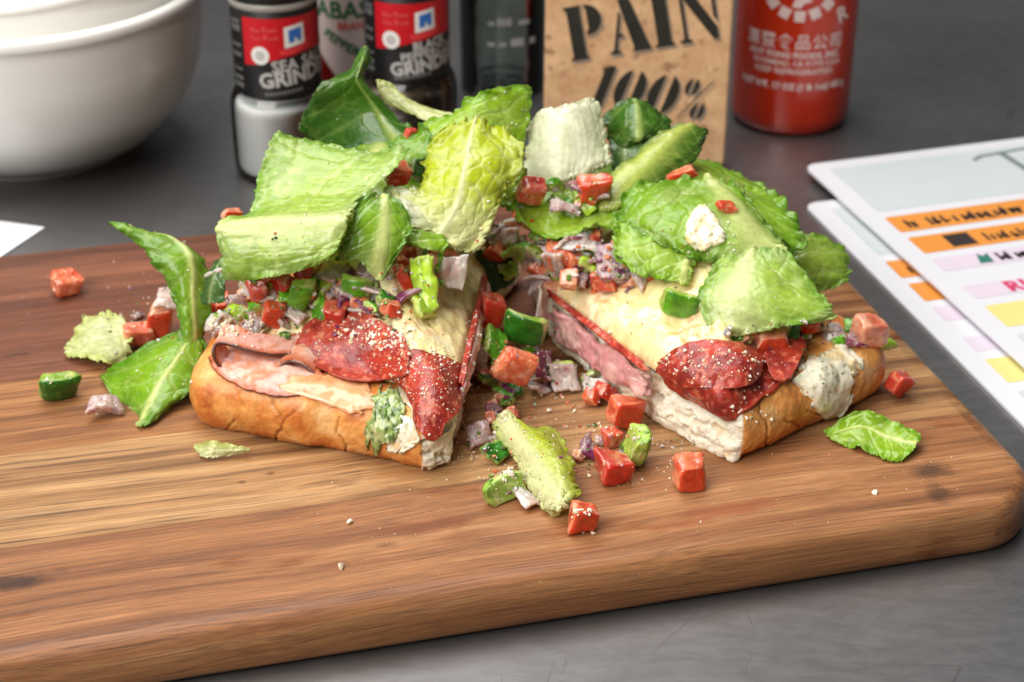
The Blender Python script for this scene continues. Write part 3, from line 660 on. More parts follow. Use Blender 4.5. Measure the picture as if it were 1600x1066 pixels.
# laminated menus
white_lam = plain_mat('white_laminate', (222, 222, 227), .25, var=.01, coat=.3)
M_ = {k: plain_mat('menu_' + k, c, .35, var=.02) for k, c in dict(blue_grey=(196, 204, 204), orange=(222, 144, 64), lilac=(216, 202, 216), yellow=(226, 214, 136), ink=(58, 50, 48), pink=(206, 66, 104), teal=(60, 120, 110), script=(122, 130, 132)).items()}
def menu(name_label, corner, ptop, pleft, z0, thick):
    o_ = at_z(*corner, z0 + thick); a = at_z(*ptop, z0 + thick) - o_; a /= np.linalg.norm(a); b_ = at_z(*pleft, z0 + thick) - o_; b_ /= np.linalg.norm(b_)
    b_ = b_ - (a @ b_) * a * .75; b_ /= np.linalg.norm(b_)
    Wm, Hm = 21.0, 30.0
    m = thing('menu', (float(o_[0]), float(o_[1]), z0), name_label, 'menu', 'laminated menus at the table edge')
    R = rrect(0, Wm, 0, Hm, .7, 8); up = np.array([0, 0, 1.]); v = []
    for d in (0, -thick):
        for x, y in R: v.append(o_ + a * x + b_ * y + up * d)
    n = len(R); link_mesh('sheet', np.array(v), grid_faces(n, 2, 0, True) + [tuple(range(n)), tuple(range(2 * n - 1, n - 1, -1))], white_lam, m, smooth=False)
    def put(nm, fl, mat, lf):
        v, f = fl.on_plane(o_, a, b_, up, lf); return link_mesh(nm, v, f, mat, m, smooth=False)
    def band(nm, y0, y1, mat, x0=1.05): return put('printed_band', Flat().poly(rrect(x0, Wm - 1, y0, y1, .12, 4)), M_[mat], .012)
    band('b', .9, 6.3, 'blue_grey')
    for y0, y1, c in ((7.0, 8.75, 'orange'), (9.35, 11.1, 'orange'), (11.7, 13.0, 'lilac'), (14.55, 15.8, 'lilac'), (16.5, 18.5, 'yellow'), (19.2, 29, 'blue_grey')): band('b', y0, y1, c)
    def words(fl, txt, x, y, s, bold=0.0):
        v, f = text_mesh(txt, s, bold); v[:, 1] *= -1; fl.add(v + np.array([x, y]), f)
    rk = random.Random(int(z0 * 100) + 3)
    def strokes(fl, x, y, w, h):                               # print too small to read: upright and level strokes
        while w > 0:
            k = rk.uniform(.35, .6) * h
            if rk.random() < .07: x += k; w -= k; continue
            t_ = .2 * h
            fl.rect(x, y - h * rk.choice((1, .7, .7)), x + t_, y)
            if rk.random() < .6: fl.rect(x, y - h * rk.choice((.7, .4, .14)), x + k * .8, y - h * rk.choice((.7, .4, .14)) + t_)
            if rk.random() < .6: fl.rect(x + k * .7, y - .7 * h, x + k * .7 + t_, y)
            x += k; w -= k
    ink = lambda fl: put('printed_line', fl, M_['ink'], .02)
    fl = Flat(); strokes(fl, 1.7, 8.4, 2.2, .85); strokes(fl, 4.2, 8.4, 3.6, .9); strokes(fl, 8.4, 8.45, 2.8, 1.1); strokes(fl, 12.5, 8.4, 6, .8); ink(fl); fl = Flat()
    for args in ((4.6, 10.7, 5.4, .8), (4.1, 12.75, 4.2, .8), (5.4, 14.1, 6, .6), (3.4, 24, 5, .8), (3.4, 25.4, 5, .8)):
        strokes(fl, *args); ink(fl); fl = Flat()
    words(fl, 'SANDWICHES', 3.1, 18.15, 2.2, .05); ink(fl); fl = Flat()
    words(fl, 'Ge', 3.2, 22.6, 2.2, .04); ink(fl)
    put('printed_block', Flat().rect(2.7, 9.6, 4.0, 10.85), M_['ink'], .02)
    fl = Flat(); words(fl, 'RJ', 2.9, 15.6, 1.3, .05); strokes(fl, 4.9, 15.55, 4.6, .95); put('pink_print', fl, M_['pink'], .02)
    fl = Flat().poly([(3.0, 12.75), (3.3, 11.8), (3.5, 12.1), (3.8, 11.85), (3.7, 12.8)]); put('leaf_print', fl, M_['teal'], .02)
    fl = Flat()
    for q in ([(8.6, 1.9), (9.2, 1.5), (12.4, 1.2), (12.4, 1.45), (9.3, 1.8), (8.7, 2.15)], [(10.3, 1.6), (10.7, 1.6), (10.9, 4.4), (10.5, 4.5)], [(11.2, 2.6), (11.5, 2.5), (12.2, 3.4), (12.9, 2.2), (13.2, 2.4), (12.4, 3.9), (12.0, 3.8)]): fl.poly(q)
    put('script_print', fl, M_['script'], .02)
    return m
menu('laminated menu with orange bands lying on top of the other menu', (1255, 258), (1600, 215), (1600, 604), .42, .12)
menu('laminated menu with orange bands lying underneath, nearer the cutting board', (1255, 318), (1420, 300), (1600, 640), .02, .12)

# sheet of paper at the far side
q = [at_z(70, 355, .06), at_z(-60, 337, .06), at_z(-160, 420, .06), at_z(-40, 428, .06)]
v = np.array(q + [p_ - np.array([0, 0, .05]) for p_ in q])
o = link_mesh('paper_sheet', v, [(0, 1, 2, 3), (7, 6, 5, 4), (0, 4, 5, 1), (1, 5, 6, 2), (2, 6, 7, 3), (3, 7, 4, 0)], plain_mat('white_paper', (236, 238, 242), .6, var=.01), smooth=False)
tag(o, 'white paper corner lying on the table behind the cutting board', 'paper')

# ================================================================== the sandwich halves
crust_m = food_mat('bread_crust', .42, .45, .35, 700, .05, var=.12, vscale=420, coat=.08)
crumb_m = food_mat('bread_crumb', .8, .25, .8, 900, .25, (.003,), var=.10, vscale=600)
cheese_m = food_mat('melted_cheese', .30, .5, .35, 350, .35, (.004,), var=.10, vscale=200, coat=.25)
ham_m = food_mat('ham', .32, .5, .3, 500, .25, (.004,), var=.10, vscale=260, coat=.25)
salami_m = food_mat('cured_salami', .38, .5, .5, 420, .15, (.002,), var=.22, vscale=520, coat=.10)
sauce_m = food_mat('creamy_sauce', .22, .5, .12, 220, .30, (.003,), var=.05, vscale=200, coat=.35)
lettuce_m = food_mat('romaine_lettuce', .25, .5, .22, 600, 0, transl=.36, var=.12, vscale=500, coat=.28)
tomato_m = food_mat('tomato_flesh', .16, .5, .45, 420, .45, (.005,), var=.2, vscale=420, coat=.4)
pepper_m = food_mat('green_pepper', .22, .5, .3, 420, .3, (.003,), var=.2, vscale=380, coat=.12)
onion_m = food_mat('red_onion', .22, .5, .3, 420, .7, (.007,), var=.12, vscale=300, coat=.15)
parm_m = food_mat('grated_hard_cheese', .7, .3, .4, 1500, .2, (.002,), var=.06, vscale=1500)
herb_m = food_mat('dried_herbs', .7, .3, .3, 1500, 0, var=.2, vscale=1500)

def outline(poly, radii, step=.05):
    """closed rounded outline: points, outward normals, index of the polygon edge each point lies on"""
    n = len(poly); pts = []; eid = []
    poly = [np.array(p, float) for p in poly]
    for i in range(n):
        a, b, c = poly[i - 1], poly[i], poly[(i + 1) % n]; r = radii[i]
        d1 = (a - b) / np.linalg.norm(a - b); d2 = (c - b) / np.linalg.norm(c - b)
        ang = math.acos(np.clip(d1 @ d2, -1, 1)); t = r / math.tan(ang / 2)
        p0 = b + d1 * t; p1 = b + d2 * t
        for k in range(9):
            s = k / 8; q = (1 - s) ** 2 * p0 + 2 * s * (1 - s) * b + s * s * p1
            pts.append(q); eid.append((i - 1) % n if k < 5 else i)
    pts = np.array(pts); d = np.linalg.norm(np.roll(pts, -1, 0) - pts, axis=1); L = np.concatenate([[0], np.cumsum(d)])
    m = int(L[-1] / step); s = np.linspace(0, L[-1], m, endpoint=False)
    P2 = np.vstack([pts, pts[:1]]); q = np.stack([np.interp(s, L, P2[:, 0]), np.interp(s, L, P2[:, 1])], 1)
    k = np.clip(np.searchsorted(L, s, side='right') - 1, 0, len(pts) - 1)
    e = np.array([eid[i] if eid[i] == eid[(i + 1) % len(pts)] else eid[i] for i in k])
    tn = np.roll(q, -2, 0) - np.roll(q, 2, 0); tn /= np.linalg.norm(tn, axis=1, keepdims=True)
    nr = np.stack([tn[:, 1], -tn[:, 0]], 1)
    return q, nr, e
def blur(w, k):
    ker = np.ones(2 * k + 1) / (2 * k + 1); return np.convolve(np.concatenate([w[-k:], w, w[:k]]), ker, 'valid')
def seg_dist(px, py, line):
    d = np.full(len(px), 1e9)
    for (x0, y0), (x1, y1) in zip(line[:-1], line[1:]):
        vx, vy = x1 - x0, y1 - y0; t = np.clip(((px - x0) * vx + (py - y0) * vy) / (vx * vx + vy * vy), 0, 1)
        d = np.minimum(d, np.hypot(px - x0 - t * vx, py - y0 - t * vy))
    return d
CRUST_PROF = [(-.62, 0.0), (-.5, 0.0), (-.26, .10), (.0, .48), (.13, 1.0), (.08, 1.5), (-.12, 1.92), (-.48, 2.2), (-1.1, 2.33), (-2.0, 2.36)]
CUT_PROF = [(-.4, 0.0), (-.25, .0), (-.05, .06), (.0, .45), (.03, .9), (.0, 1.4), (-.03, 1.85), (-.1, 2.15), (-.8, 2.33), (-2, 2.36)]
def bread_half(root, poly, radii, cut_edges, cracks, seed):
    q, nr, e = outline(poly, radii); m = len(q)
    w = blur(np.isin(e, cut_edges).astype(float), 4)
    NT = 64; tt = np.linspace(0, 1, NT)
    cp = catmull(10, tt) @ np.array(CRUST_PROF); kp = catmull(10, tt) @ np.array(CUT_PROF)
    off = cp[:, None, 0] * (1 - w) + kp[:, None, 0] * w; zz = cp[:, None, 1] * (1 - w) + kp[:, None, 1] * w
    # long-wave wobble of the loaf
    s = np.arange(m) * .05
    ww = fbm(pad3(q[:, 0] * .35, q[:, 1] * .35, seed), seed, 3)
    off = off + ww * .48 * (1 - w) * np.sin(tt * math.pi)[:, None]; zz = zz * (1 + .12 * ww)
    S = np.zeros((NT, m, 3)); S[:, :, :2] = q[None] + nr[None] * off[:, :, None]; S[:, :, 2] = 2.02 + zz
    Sf = S.reshape(-1, 3); W = np.broadcast_to(w, (NT, m)).reshape(-1); T = np.repeat(tt, m)
    N = np.zeros_like(S)
    du = np.roll(S, -1, 1) - np.roll(S, 1, 1); dv = np.gradient(S, axis=0); N = np.cross(du, dv); N /= np.linalg.norm(N, axis=2, keepdims=True) + 1e-9; N = N.reshape(-1, 3)
    # crust: fine blisters; crumb: torn, pitted
    disp = (1 - W) * (.05 * fbm(Sf * 1.6, seed + 5, 4) + .022 * fbm(Sf * 7, seed + 6, 3))
    hole = np.clip(fbm(Sf * np.array([2.4, 2.4, 3.4]), seed + 8, 4), -1, 1)
    side = sstep(.12, .22, T) * (1 - sstep(.86, .97, T))
    disp += W * side * (.34 * fbm(Sf * np.array([.8, .8, 1.6]), seed + 8, 4) - .34 * sstep(.22, .45, fbm(Sf * np.array([2.0, 2.0, 3.6]), seed + 12, 3)) + .045 * fbm(Sf * 8, seed + 9, 3))
    px, py = project(Sf)
    facing = (N @ FW) < .2
    ck = np.zeros(len(Sf))
    wx = px + 5 * fbm(pad3(px * .07, py * .07, 3.3), 21, 3); wy = py + 5 * fbm(pad3(px * .07, py * .07, 9.1), 22, 3)
    for line, width in cracks:
        d = seg_dist(wx, wy, line); ck = np.maximum(ck, (1 - sstep(width * .15, width * .75, d)) * facing * (1 - W))
        disp += .018 * np.exp(-(d / (width * 5)) ** 2) * facing * (1 - W)
    disp -= ck * .09
    Sf = Sf + N * disp[:, None]
    # pigment
    n1 = fbm(Sf * .9, seed + 2, 4); n2 = fbm(Sf * 3.0, seed + 3, 4)
    zr = Sf[:, 2] - 2
    gold = lin((224, 156, 82)); brown = lin((196, 112, 48)); pale = lin((236, 190, 128)); toast = lin((164, 84, 32))
    c = mixc(gold, brown, sstep(-.25, .5, n1 + .35 * n2)); c = mixc(c, pale, sstep(.15, .55, -n1 + .4 * n2) * .7)
    c = mixc(c, toast, sstep(.42, .7, n2) * .45); c = mixc(c, toast, (1 - sstep(.1, .55, zr)) * .25)
    c = mixc(c, lin((128, 68, 30)), ck * .5)
    cr = mixc(lin((246, 236, 214)), lin((232, 208, 168)), sstep(0, .6, n2)); cr = mixc(cr, lin((214, 170, 112)), sstep(.90, .97, T) * .6)
    cr = mixc(cr, lin((186, 118, 58)), (1 - sstep(.17, .22, T)))
    colr = mixc(c, cr, sstep(.4, .6, W))
    faces = grid_faces(m, NT, 0, True); fw = np.array([(W[a] + W[b]) / 2 for a, b, _, _ in faces]); ft = np.array([T[a] for a, *_ in faces])
    is_cr = (fw > .5) | (ft > .92)
    top = [(NT - 1) * m + i for i in range(m)]; bot = [m - 1 - i for i in range(m)]
    crust_f = [f for f, k in zip(faces, is_cr) if not k]; crumb_f = [f for f, k in zip(faces, is_cr) if k] + [top]
    def part(name, fl, mat):
        used = np.unique(np.concatenate([np.array(f) for f in fl])); mp = -np.ones(len(Sf), int); mp[used] = np.arange(len(used))
        return link_mesh(name, Sf[used], [[mp[i] for i in f] for f in fl], mat, root, colr[used])
    part('crust', crust_f, crust_m); part('crumb', crumb_f, crumb_m)
    add_surface(Sf, [f for f in faces] + [top])
    return q, nr, e, w
def cheese_mound(root, q, nr, w, inset, heights, seed, add=None):
    """melted cheese blanket: rings from the rim of the bread to the middle"""
    m = len(q); st = 3; q2 = q[::st]; n2 = nr[::st]; w2 = blur(w, 12)[::st]; m = len(q2)
    ins = inset * (1 - w2) - .14 * w2
    ins = ins + .35 * fbm(pad3(q2[:, 0] * .8, q2[:, 1] * .8, seed), seed, 3) * (1 - w2)
    edge = q2 - n2 * ins[:, None]; cen = q.mean(0); K = np.linspace(1, 0, 60) ** .9
    S = []
    for k in K:
        p = cen + (edge - cen) * k; z = np.interp(1 - k, [0, .04, .14, .35, .6, 1], heights)
        z = np.full(m, z)
        S.append(np.concatenate([p, z[:, None]], 1))
    S = np.array(S).reshape(-1, 3)
    rim = np.repeat(1 - K, m)
    bump = .34 * fbm(pad3(S[:, 0] * .9, S[:, 1] * .9, 1.5), seed + 1, 4) + .07 * fbm(pad3(S[:, 0] * 5, S[:, 1] * 5, 2), seed + 2, 3)
    f1, f2 = worley(pad3(S[:, 0] * 1.1 + .6 * fbm(S, seed, 2), S[:, 1] * 1.1), seed + 9); dome = 1 - np.clip(f1 / .75, 0, 1) ** 2
    bump = bump + .16 * dome
    S[:, 2] += bump * sstep(0, .08, rim)
    W2 = np.tile(w2, len(K)); droop = W2 * (1 - sstep(0, .05, rim)); S[:, 2] -= droop * (.38 + .35 * fbm(S * 1.5, seed + 4, 3))
    n1 = fbm(pad3(S[:, 0] * 1.2, S[:, 1] * 1.2, 4), seed + 5, 4); nn = fbm(pad3(S[:, 0] * 4, S[:, 1] * 4, 4), seed + 6, 3)
    c = mixc(lin((246, 226, 162)), lin((252, 240, 198)), sstep(-.3, .4, n1)); c = mixc(c, lin((222, 148, 62)), sstep(.16, .5, nn * .8 + .6 * n1) * .6)
    c = mixc(c, lin((206, 112, 40)), (1 - sstep(0, .03, rim)) * .55 * sstep(-.2, .4, nn))
    c = mixc(c, lin((226, 158, 74)), sstep(.7, 1.1, dome + .5 * n1) * .35)
    f = grid_faces(m, len(K), 0, True)
    o = link_mesh('melted_cheese', S, f, cheese_m, root, c); add_surface(S, f); return o
def sheet(name, grid, mat, colfn, parent, th=.12, nu=60, nv=44, lift=.15, wob=.05, ws=1.2, edge=.04, seed=0, label=None, round_=True):
    """a slice or smear laid over what is under it"""
    ctrl = np.array([[P(t, lift) for t in row] for row in grid])
    u, v = np.meshgrid(np.linspace(0, 1, nu), np.linspace(0, 1, nv)); u = u.ravel(); v = v.ravel()
    if round_:      # pull the corners in
        a, b = 2 * u - 1, 2 * v - 1; u2 = .5 + .5 * a * np.sqrt(1 - b * b * .42); v2 = .5 + .5 * b * np.sqrt(1 - a * a * .42)
    else: u2, v2 = u, v
    sz = np.linalg.norm(ctrl[0, 0] - ctrl[-1, -1]) + 1e-6
    eb = edge / max(sz, .5) * 4
    u2 = np.clip(u2 + (2 * np.abs(u - .5)) ** 4 * eb * fbm(pad3(v * 6, u * 2, seed), seed, 3), -.05, 1.05); v2 = np.clip(v2 + (2 * np.abs(v - .5)) ** 4 * eb * fbm(pad3(u * 6, v * 2, seed + 5), seed, 3), -.05, 1.05)
    S = surf_eval(ctrl, np.clip(u2, 0, 1), np.clip(v2, 0, 1)); N = grid_normals(S, nu, nv)
    S = S + N * (wob * fbm(S * ws, seed + 3, 3))[:, None]
    rim = np.minimum(np.minimum(u, 1 - u), np.minimum(v, 1 - v)) * 2
    t = th * (.25 + .75 * np.sqrt(np.clip(rim * 4, 0, 1))) if th > .15 else np.full(len(u), th)
    V, F = shell(S, N, t, nu, nv)
    c = colfn(S, u, v, rim, seed); o = link_mesh(name, V, F, mat, parent, np.concatenate([c, c]))
    if label: o['label'] = label
    return o
def salami_col(S, u, v, rim, seed):
    n = fbm(S * 1.4, seed + 7, 4); m = fbm(S * 5.5, seed + 8, 3)
    c = mixc(lin((180, 58, 40)), lin((138, 38, 34)), sstep(-.3, .4, n)); c = mixc(c, lin((208, 96, 72)), sstep(.10, .45, m) * .55); c = mixc(c, lin((218, 142, 108)), sstep(.30, .42, m) * .4)
    return mixc(c, lin((150, 52, 22)), (1 - sstep(0, .14, rim + .06 * m)) * .6)
def ham_col(S, u, v, rim, seed):
    n = fbm(S * 1.2, seed + 7, 4); m = fbm(S * 4, seed + 8, 3)
    c = mixc(lin((222, 164, 150)), lin((232, 186, 166)), sstep(-.3, .4, n)); c = mixc(c, lin((208, 118, 70)), sstep(-.1, .4, m + n * .4) * .7)
    c = mixc(c, lin((190, 88, 38)), (1 - sstep(.06, .42, rim + .10 * m)) * .85); return mixc(c, lin((52, 24, 18)), (1 - sstep(0, .09, rim + .07 * n)) * .9)
def pinkham_col(S, u, v, rim, seed):
    n = fbm(S * 1.5, seed + 7, 4); m = fbm(S * 5, seed + 8, 3)
    c = mixc(lin((206, 142, 142)), lin((226, 180, 170)), sstep(-.3, .4, n)); return mixc(c, lin((186, 106, 104)), sstep(.15, .5, m) * .5)
def cream_col(S, u, v, rim, seed):
    n = fbm(S * 2, seed + 7, 4); c = mixc(lin((228, 174, 128)), lin((214, 148, 98)), sstep(-.3, .5, n)); return mixc(c, lin((196, 110, 60)), sstep(.42, .6, fbm(S * 7, seed, 2)) * .6)
def herb_cream_col(S, u, v, rim, seed):
    n = fbm(S * 2, seed + 7, 4); c = mixc(lin((250, 240, 214)), lin((244, 216, 164)), sstep(0, .5, n)); h = fbm(S * 6.5, seed + 9, 3)
    return mixc(c, lin((86, 118, 48)), sstep(.30, .42, h) * .6)
def pesto_col(S, u, v, rim, seed):
    n = fbm(S * 3, seed + 7, 4); c = mixc(lin((150, 168, 96)), lin((206, 206, 156)), sstep(-.1, .5, n)); h = fbm(S * 8, seed + 9, 3)
    c = mixc(c, lin((58, 92, 34)), sstep(-.05, .25, h) * .9); return c

# ---------------------------------------------------------------- the half with the folded ham
LP = [(-11.9, 55.3), (-3.15, 52.0), (-2.2, 52.7), (-.9, 64.0), (.4, 67.2), (-9.6, 69.6)]
left = thing('sandwich_half', (-6.4, 59.6, 2.0), 'sandwich half with folded ham and pesto drip on its front crust', 'sandwich', 'two halves of the cut sandwich')
q, nr, e, w = bread_half(left, LP, [1.5, .25, .4, .5, .5, 2.0], [1, 2, 3],
    [([(420, 612), (426, 633), (445, 657), (434, 678), (427, 702)], 3.2), ([(530, 652), (523, 678), (543, 696), (538, 722)], 3.0), ([(366, 655), (345, 690)], 2.6), ([(460, 640), (445, 657)], 2.2)], 3)
sheet('ham_slice', [[(325, 545), (380, 540), (440, 545), (520, 560)], [(330, 570), (375, 578), (440, 590), (520, 600)], [(340, 592), (385, 612), (440, 622), (520, 632)]], ham_m, ham_col, left, .16, lift=.12, wob=.12, ws=1.6, edge=.15, seed=4)
cheese_mound(left, q, nr, w, 2.1, [4.35, 4.75, 5.15, 5.7, 6.6, 7.2], 11)
# sauce, salami, ham folds
sheet('creamy_sauce', [[(440, 586), (490, 585), (545, 592), (598, 606)], [(436, 606), (492, 612), (545, 622), (592, 636)], [(448, 618), (497, 630), (548, 648), (584, 652)]], sauce_m, cream_col, left, .24, lift=.05, wob=.10, ws=1.1, edge=.18, seed=6)
sheet('salami_slice', [[(462, 505), (520, 492), (585, 500), (650, 528)], [(462, 540), (520, 535), (590, 548), (648, 560)], [(478, 572), (530, 582), (585, 590), (640, 590)], [(500, 596), (545, 604), (590, 606), (625, 604)]], salami_m, salami_col, left, .09, nu=110, nv=80, lift=.30, wob=.10, seed=8)
sheet('salami_slice', [[(600, 560), (645, 552), (690, 560), (718, 575)], [(612, 590), (650, 592), (690, 598), (716, 606)], [(635, 622), (660, 632), (688, 640), (706, 645)], [(655, 660), (665, 678), (675, 682), (690, 660)]], salami_m, salami_col, left, .09, nu=110, nv=80, lift=.22, wob=.08, seed=9, round_=False)
def fold(name, path, width, mat, colfn, parent, th=.13, seed=0, nu=70, nv=26, taper=True):
    """a slice folded over on itself: path points (px, py, y) swept back by width (cm, towards depth)"""
    A = np.array([P(p) for p in path]); t = np.linspace(0, 1, nu); C = catmull(len(A), t) @ A
    back = np.array([.1, .93, .18]); u, v = np.meshgrid(t, np.linspace(0, 1, nv)); u = u.ravel(); v = v.ravel()
    S = np.tile(C, (nv, 1)) + back * (v * width)[:, None]
    N = grid_normals(S, nu, nv); S = S + N * (.07 * fbm(S * 1.6, seed, 3))[:, None]
    rim = np.minimum(v * 1.4, np.minimum(u, 1 - u) * 6); V, F = shell(S, N, th, nu, nv); c = colfn(S, u, v, rim, seed)
    return link_mesh(name, V, F, mat, parent, np.concatenate([c, c]))
fold('ham_slice', [(448, 598, 54.7), (405, 610, 54.9), (366, 600, 55.1), (342, 574, 55.3), (333, 550, 55.5), (346, 537, 55.7), (385, 548, 55.5), (430, 556, 55.5), (478, 552, 55.8)], 1.1, ham_m, ham_col, left, seed=14)
fold('ham_slice', [(385, 604, 54.7), (408, 624, 54.3), (430, 622, 54.2), (440, 600, 54.6), (436, 582, 55.0), (446, 568, 55.2), (470, 570, 55.0), (492, 590, 54.7), (470, 606, 54.6)], 2.4, ham_m, ham_col, left, seed=15)
sheet('ham_slice', [[(338, 552, 55.9), (380, 560, 56.0), (430, 566, 55.8), (470, 562, 55.7)], [(345, 572, 55.4), (385, 580, 55.5), (430, 585, 55.3), (470, 588, 55.1)], [(356, 592, 55.0), (390, 602, 55.0), (430, 604, 54.8), (465, 606, 54.8)]], ham_m, pinkham_col, left, .12, wob=.12, ws=1.5, seed=17)
sheet('pesto', [[(592, 604), (612, 606), (632, 622)], [(578, 632), (604, 634), (634, 652)], [(574, 668), (596, 672), (620, 684)], [(576, 704), (590, 710), (604, 706)]], sauce_m, pesto_col, left, .24, lift=.05, wob=.10, ws=4, edge=.25, seed=10)
sheet('creamy_sauce', [[(622, 640), (640, 640), (655, 655)], [(618, 672), (640, 672), (656, 688)], [(606, 702), (620, 706), (632, 706)]], sauce_m, herb_cream_col, left, .12, lift=.04, wob=.05, ws=4, edge=.3, seed=12)
# ragged layers on the cut side
sheet('salami_slice', [[(752, 430, 61.5), (742, 480, 58.9), (728, 540, 56.2), (716, 596, 54.0)], [(762, 436, 61.3), (750, 486, 58.7), (737, 546, 56.0), (724, 604, 53.8)]], salami_m, salami_col, left, .16, nu=70, nv=10, wob=.10, ws=2, seed=21, round_=False)
sheet('ham_slice', [[(760, 440, 61.3), (748, 490, 58.7), (735, 550, 56.0), (722, 606, 53.8)], [(768, 462, 61.1), (752, 510, 58.5), (738, 572, 55.9), (724, 630, 53.6)]], ham_m, pinkham_col, left, .22, nu=70, nv=14, wob=.16, ws=2, seed=22, round_=False)

# ---------------------------------------------------------------- the half turned with its cut side to the front
RP = [(8.0, 52.6), (14.7, 57.7), (8.0, 69.0), (.8, 66.2), (1.5, 61.9), (3.75, 57.75), (5.3, 55.5)]
right = thing('sandwich_half', (8.0, 59.6, 2.0), 'sandwich half showing its cut side with cheese and cured meat layers', 'sandwich', 'two halves of the cut sandwich')
q, nr, e, w = bread_half(right, RP, [.6, 1.8, 1.6, .3, .5, .5, .5], [3, 4, 5, 6],
    [([(1196, 600), (1186, 640), (1200, 664), (1194, 702)], 3.2), ([(1260, 640), (1290, 652), (1330, 630)], 2.4), ([(1225, 655), (1250, 668)], 2.4)], 33)
cheese_mound(right, q, nr, w, 2.3, [4.75, 5.05, 5.3, 5.65, 6.4, 7.0], 41)
sheet('ham_slice', [[(858, 470, 61.7), (905, 505, 59.6), (960, 545, 57.3), (1015, 588, 54.9)], [(856, 500, 61.4), (905, 540, 59.1), (960, 576, 56.9), (1010, 606, 54.9)], [(868, 520, 61.4), (912, 562, 59.0), (965, 594, 56.9), (1012, 618, 55.0)]], ham_m, pinkham_col, right, .30, nu=90, nv=30, wob=.34, ws=1.5, edge=.35, seed=24, round_=False)
sheet('salami_slice', [[(842, 440, 62.0), (892, 478, 59.8), (950, 522, 57.5), (1016, 572, 54.8)], [(842, 450, 61.8), (890, 490, 59.5), (948, 536, 57.1), (1014, 586, 54.6)]], salami_m, salami_col, right, .20, nu=90, nv=10, wob=.22, ws=1.6, edge=.2, seed=25, round_=False)
sheet('salami_slice', [[(1005, 572), (1075, 552), (1160, 540), (1250, 545)], [(1040, 596), (1105, 585), (1180, 580), (1245, 572)], [(1085, 622), (1130, 622), (1185, 606), (1230, 592)], [(1118, 652), (1138, 660), (1165, 640), (1200, 618)]], salami_m, salami_col, right, .09, nu=110, nv=80, lift=.22, wob=.16, seed=26)
sheet('salami_slice', [[(1020, 566), (1080, 548), (1140, 548), (1190, 560)], [(1045, 585), (1095, 574), (1150, 572), (1195, 578)], [(1065, 606), (1110, 606), (1155, 602), (1190, 598)]], salami_m, salami_col, right, .09, nu=110, nv=80, lift=.45, wob=.14, seed=27)
sheet('salami_slice', [[(1195, 545), (1225, 540), (1262, 540)], [(1192, 580), (1225, 572), (1256, 560)], [(1200, 615), (1222, 606), (1240, 590)]], salami_m, salami_col, right, .12, lift=.50, wob=.12, seed=28)
sheet('herb_sauce', [[(1235, 570), (1268, 548), (1310, 540), (1345, 552)], [(1232, 592), (1270, 575), (1310, 568), (1346, 578)], [(1250, 608), (1280, 604), (1310, 600), (1338, 598)], [(1262, 625), (1285, 636), (1310, 636), (1328, 620)], [(1272, 638), (1288, 652), (1306, 654), (1320, 638)]], sauce_m, herb_cream_col, right, .30, lift=.06, wob=.12, ws=1.4, edge=.3, seed=30, nu=90, nv=80)

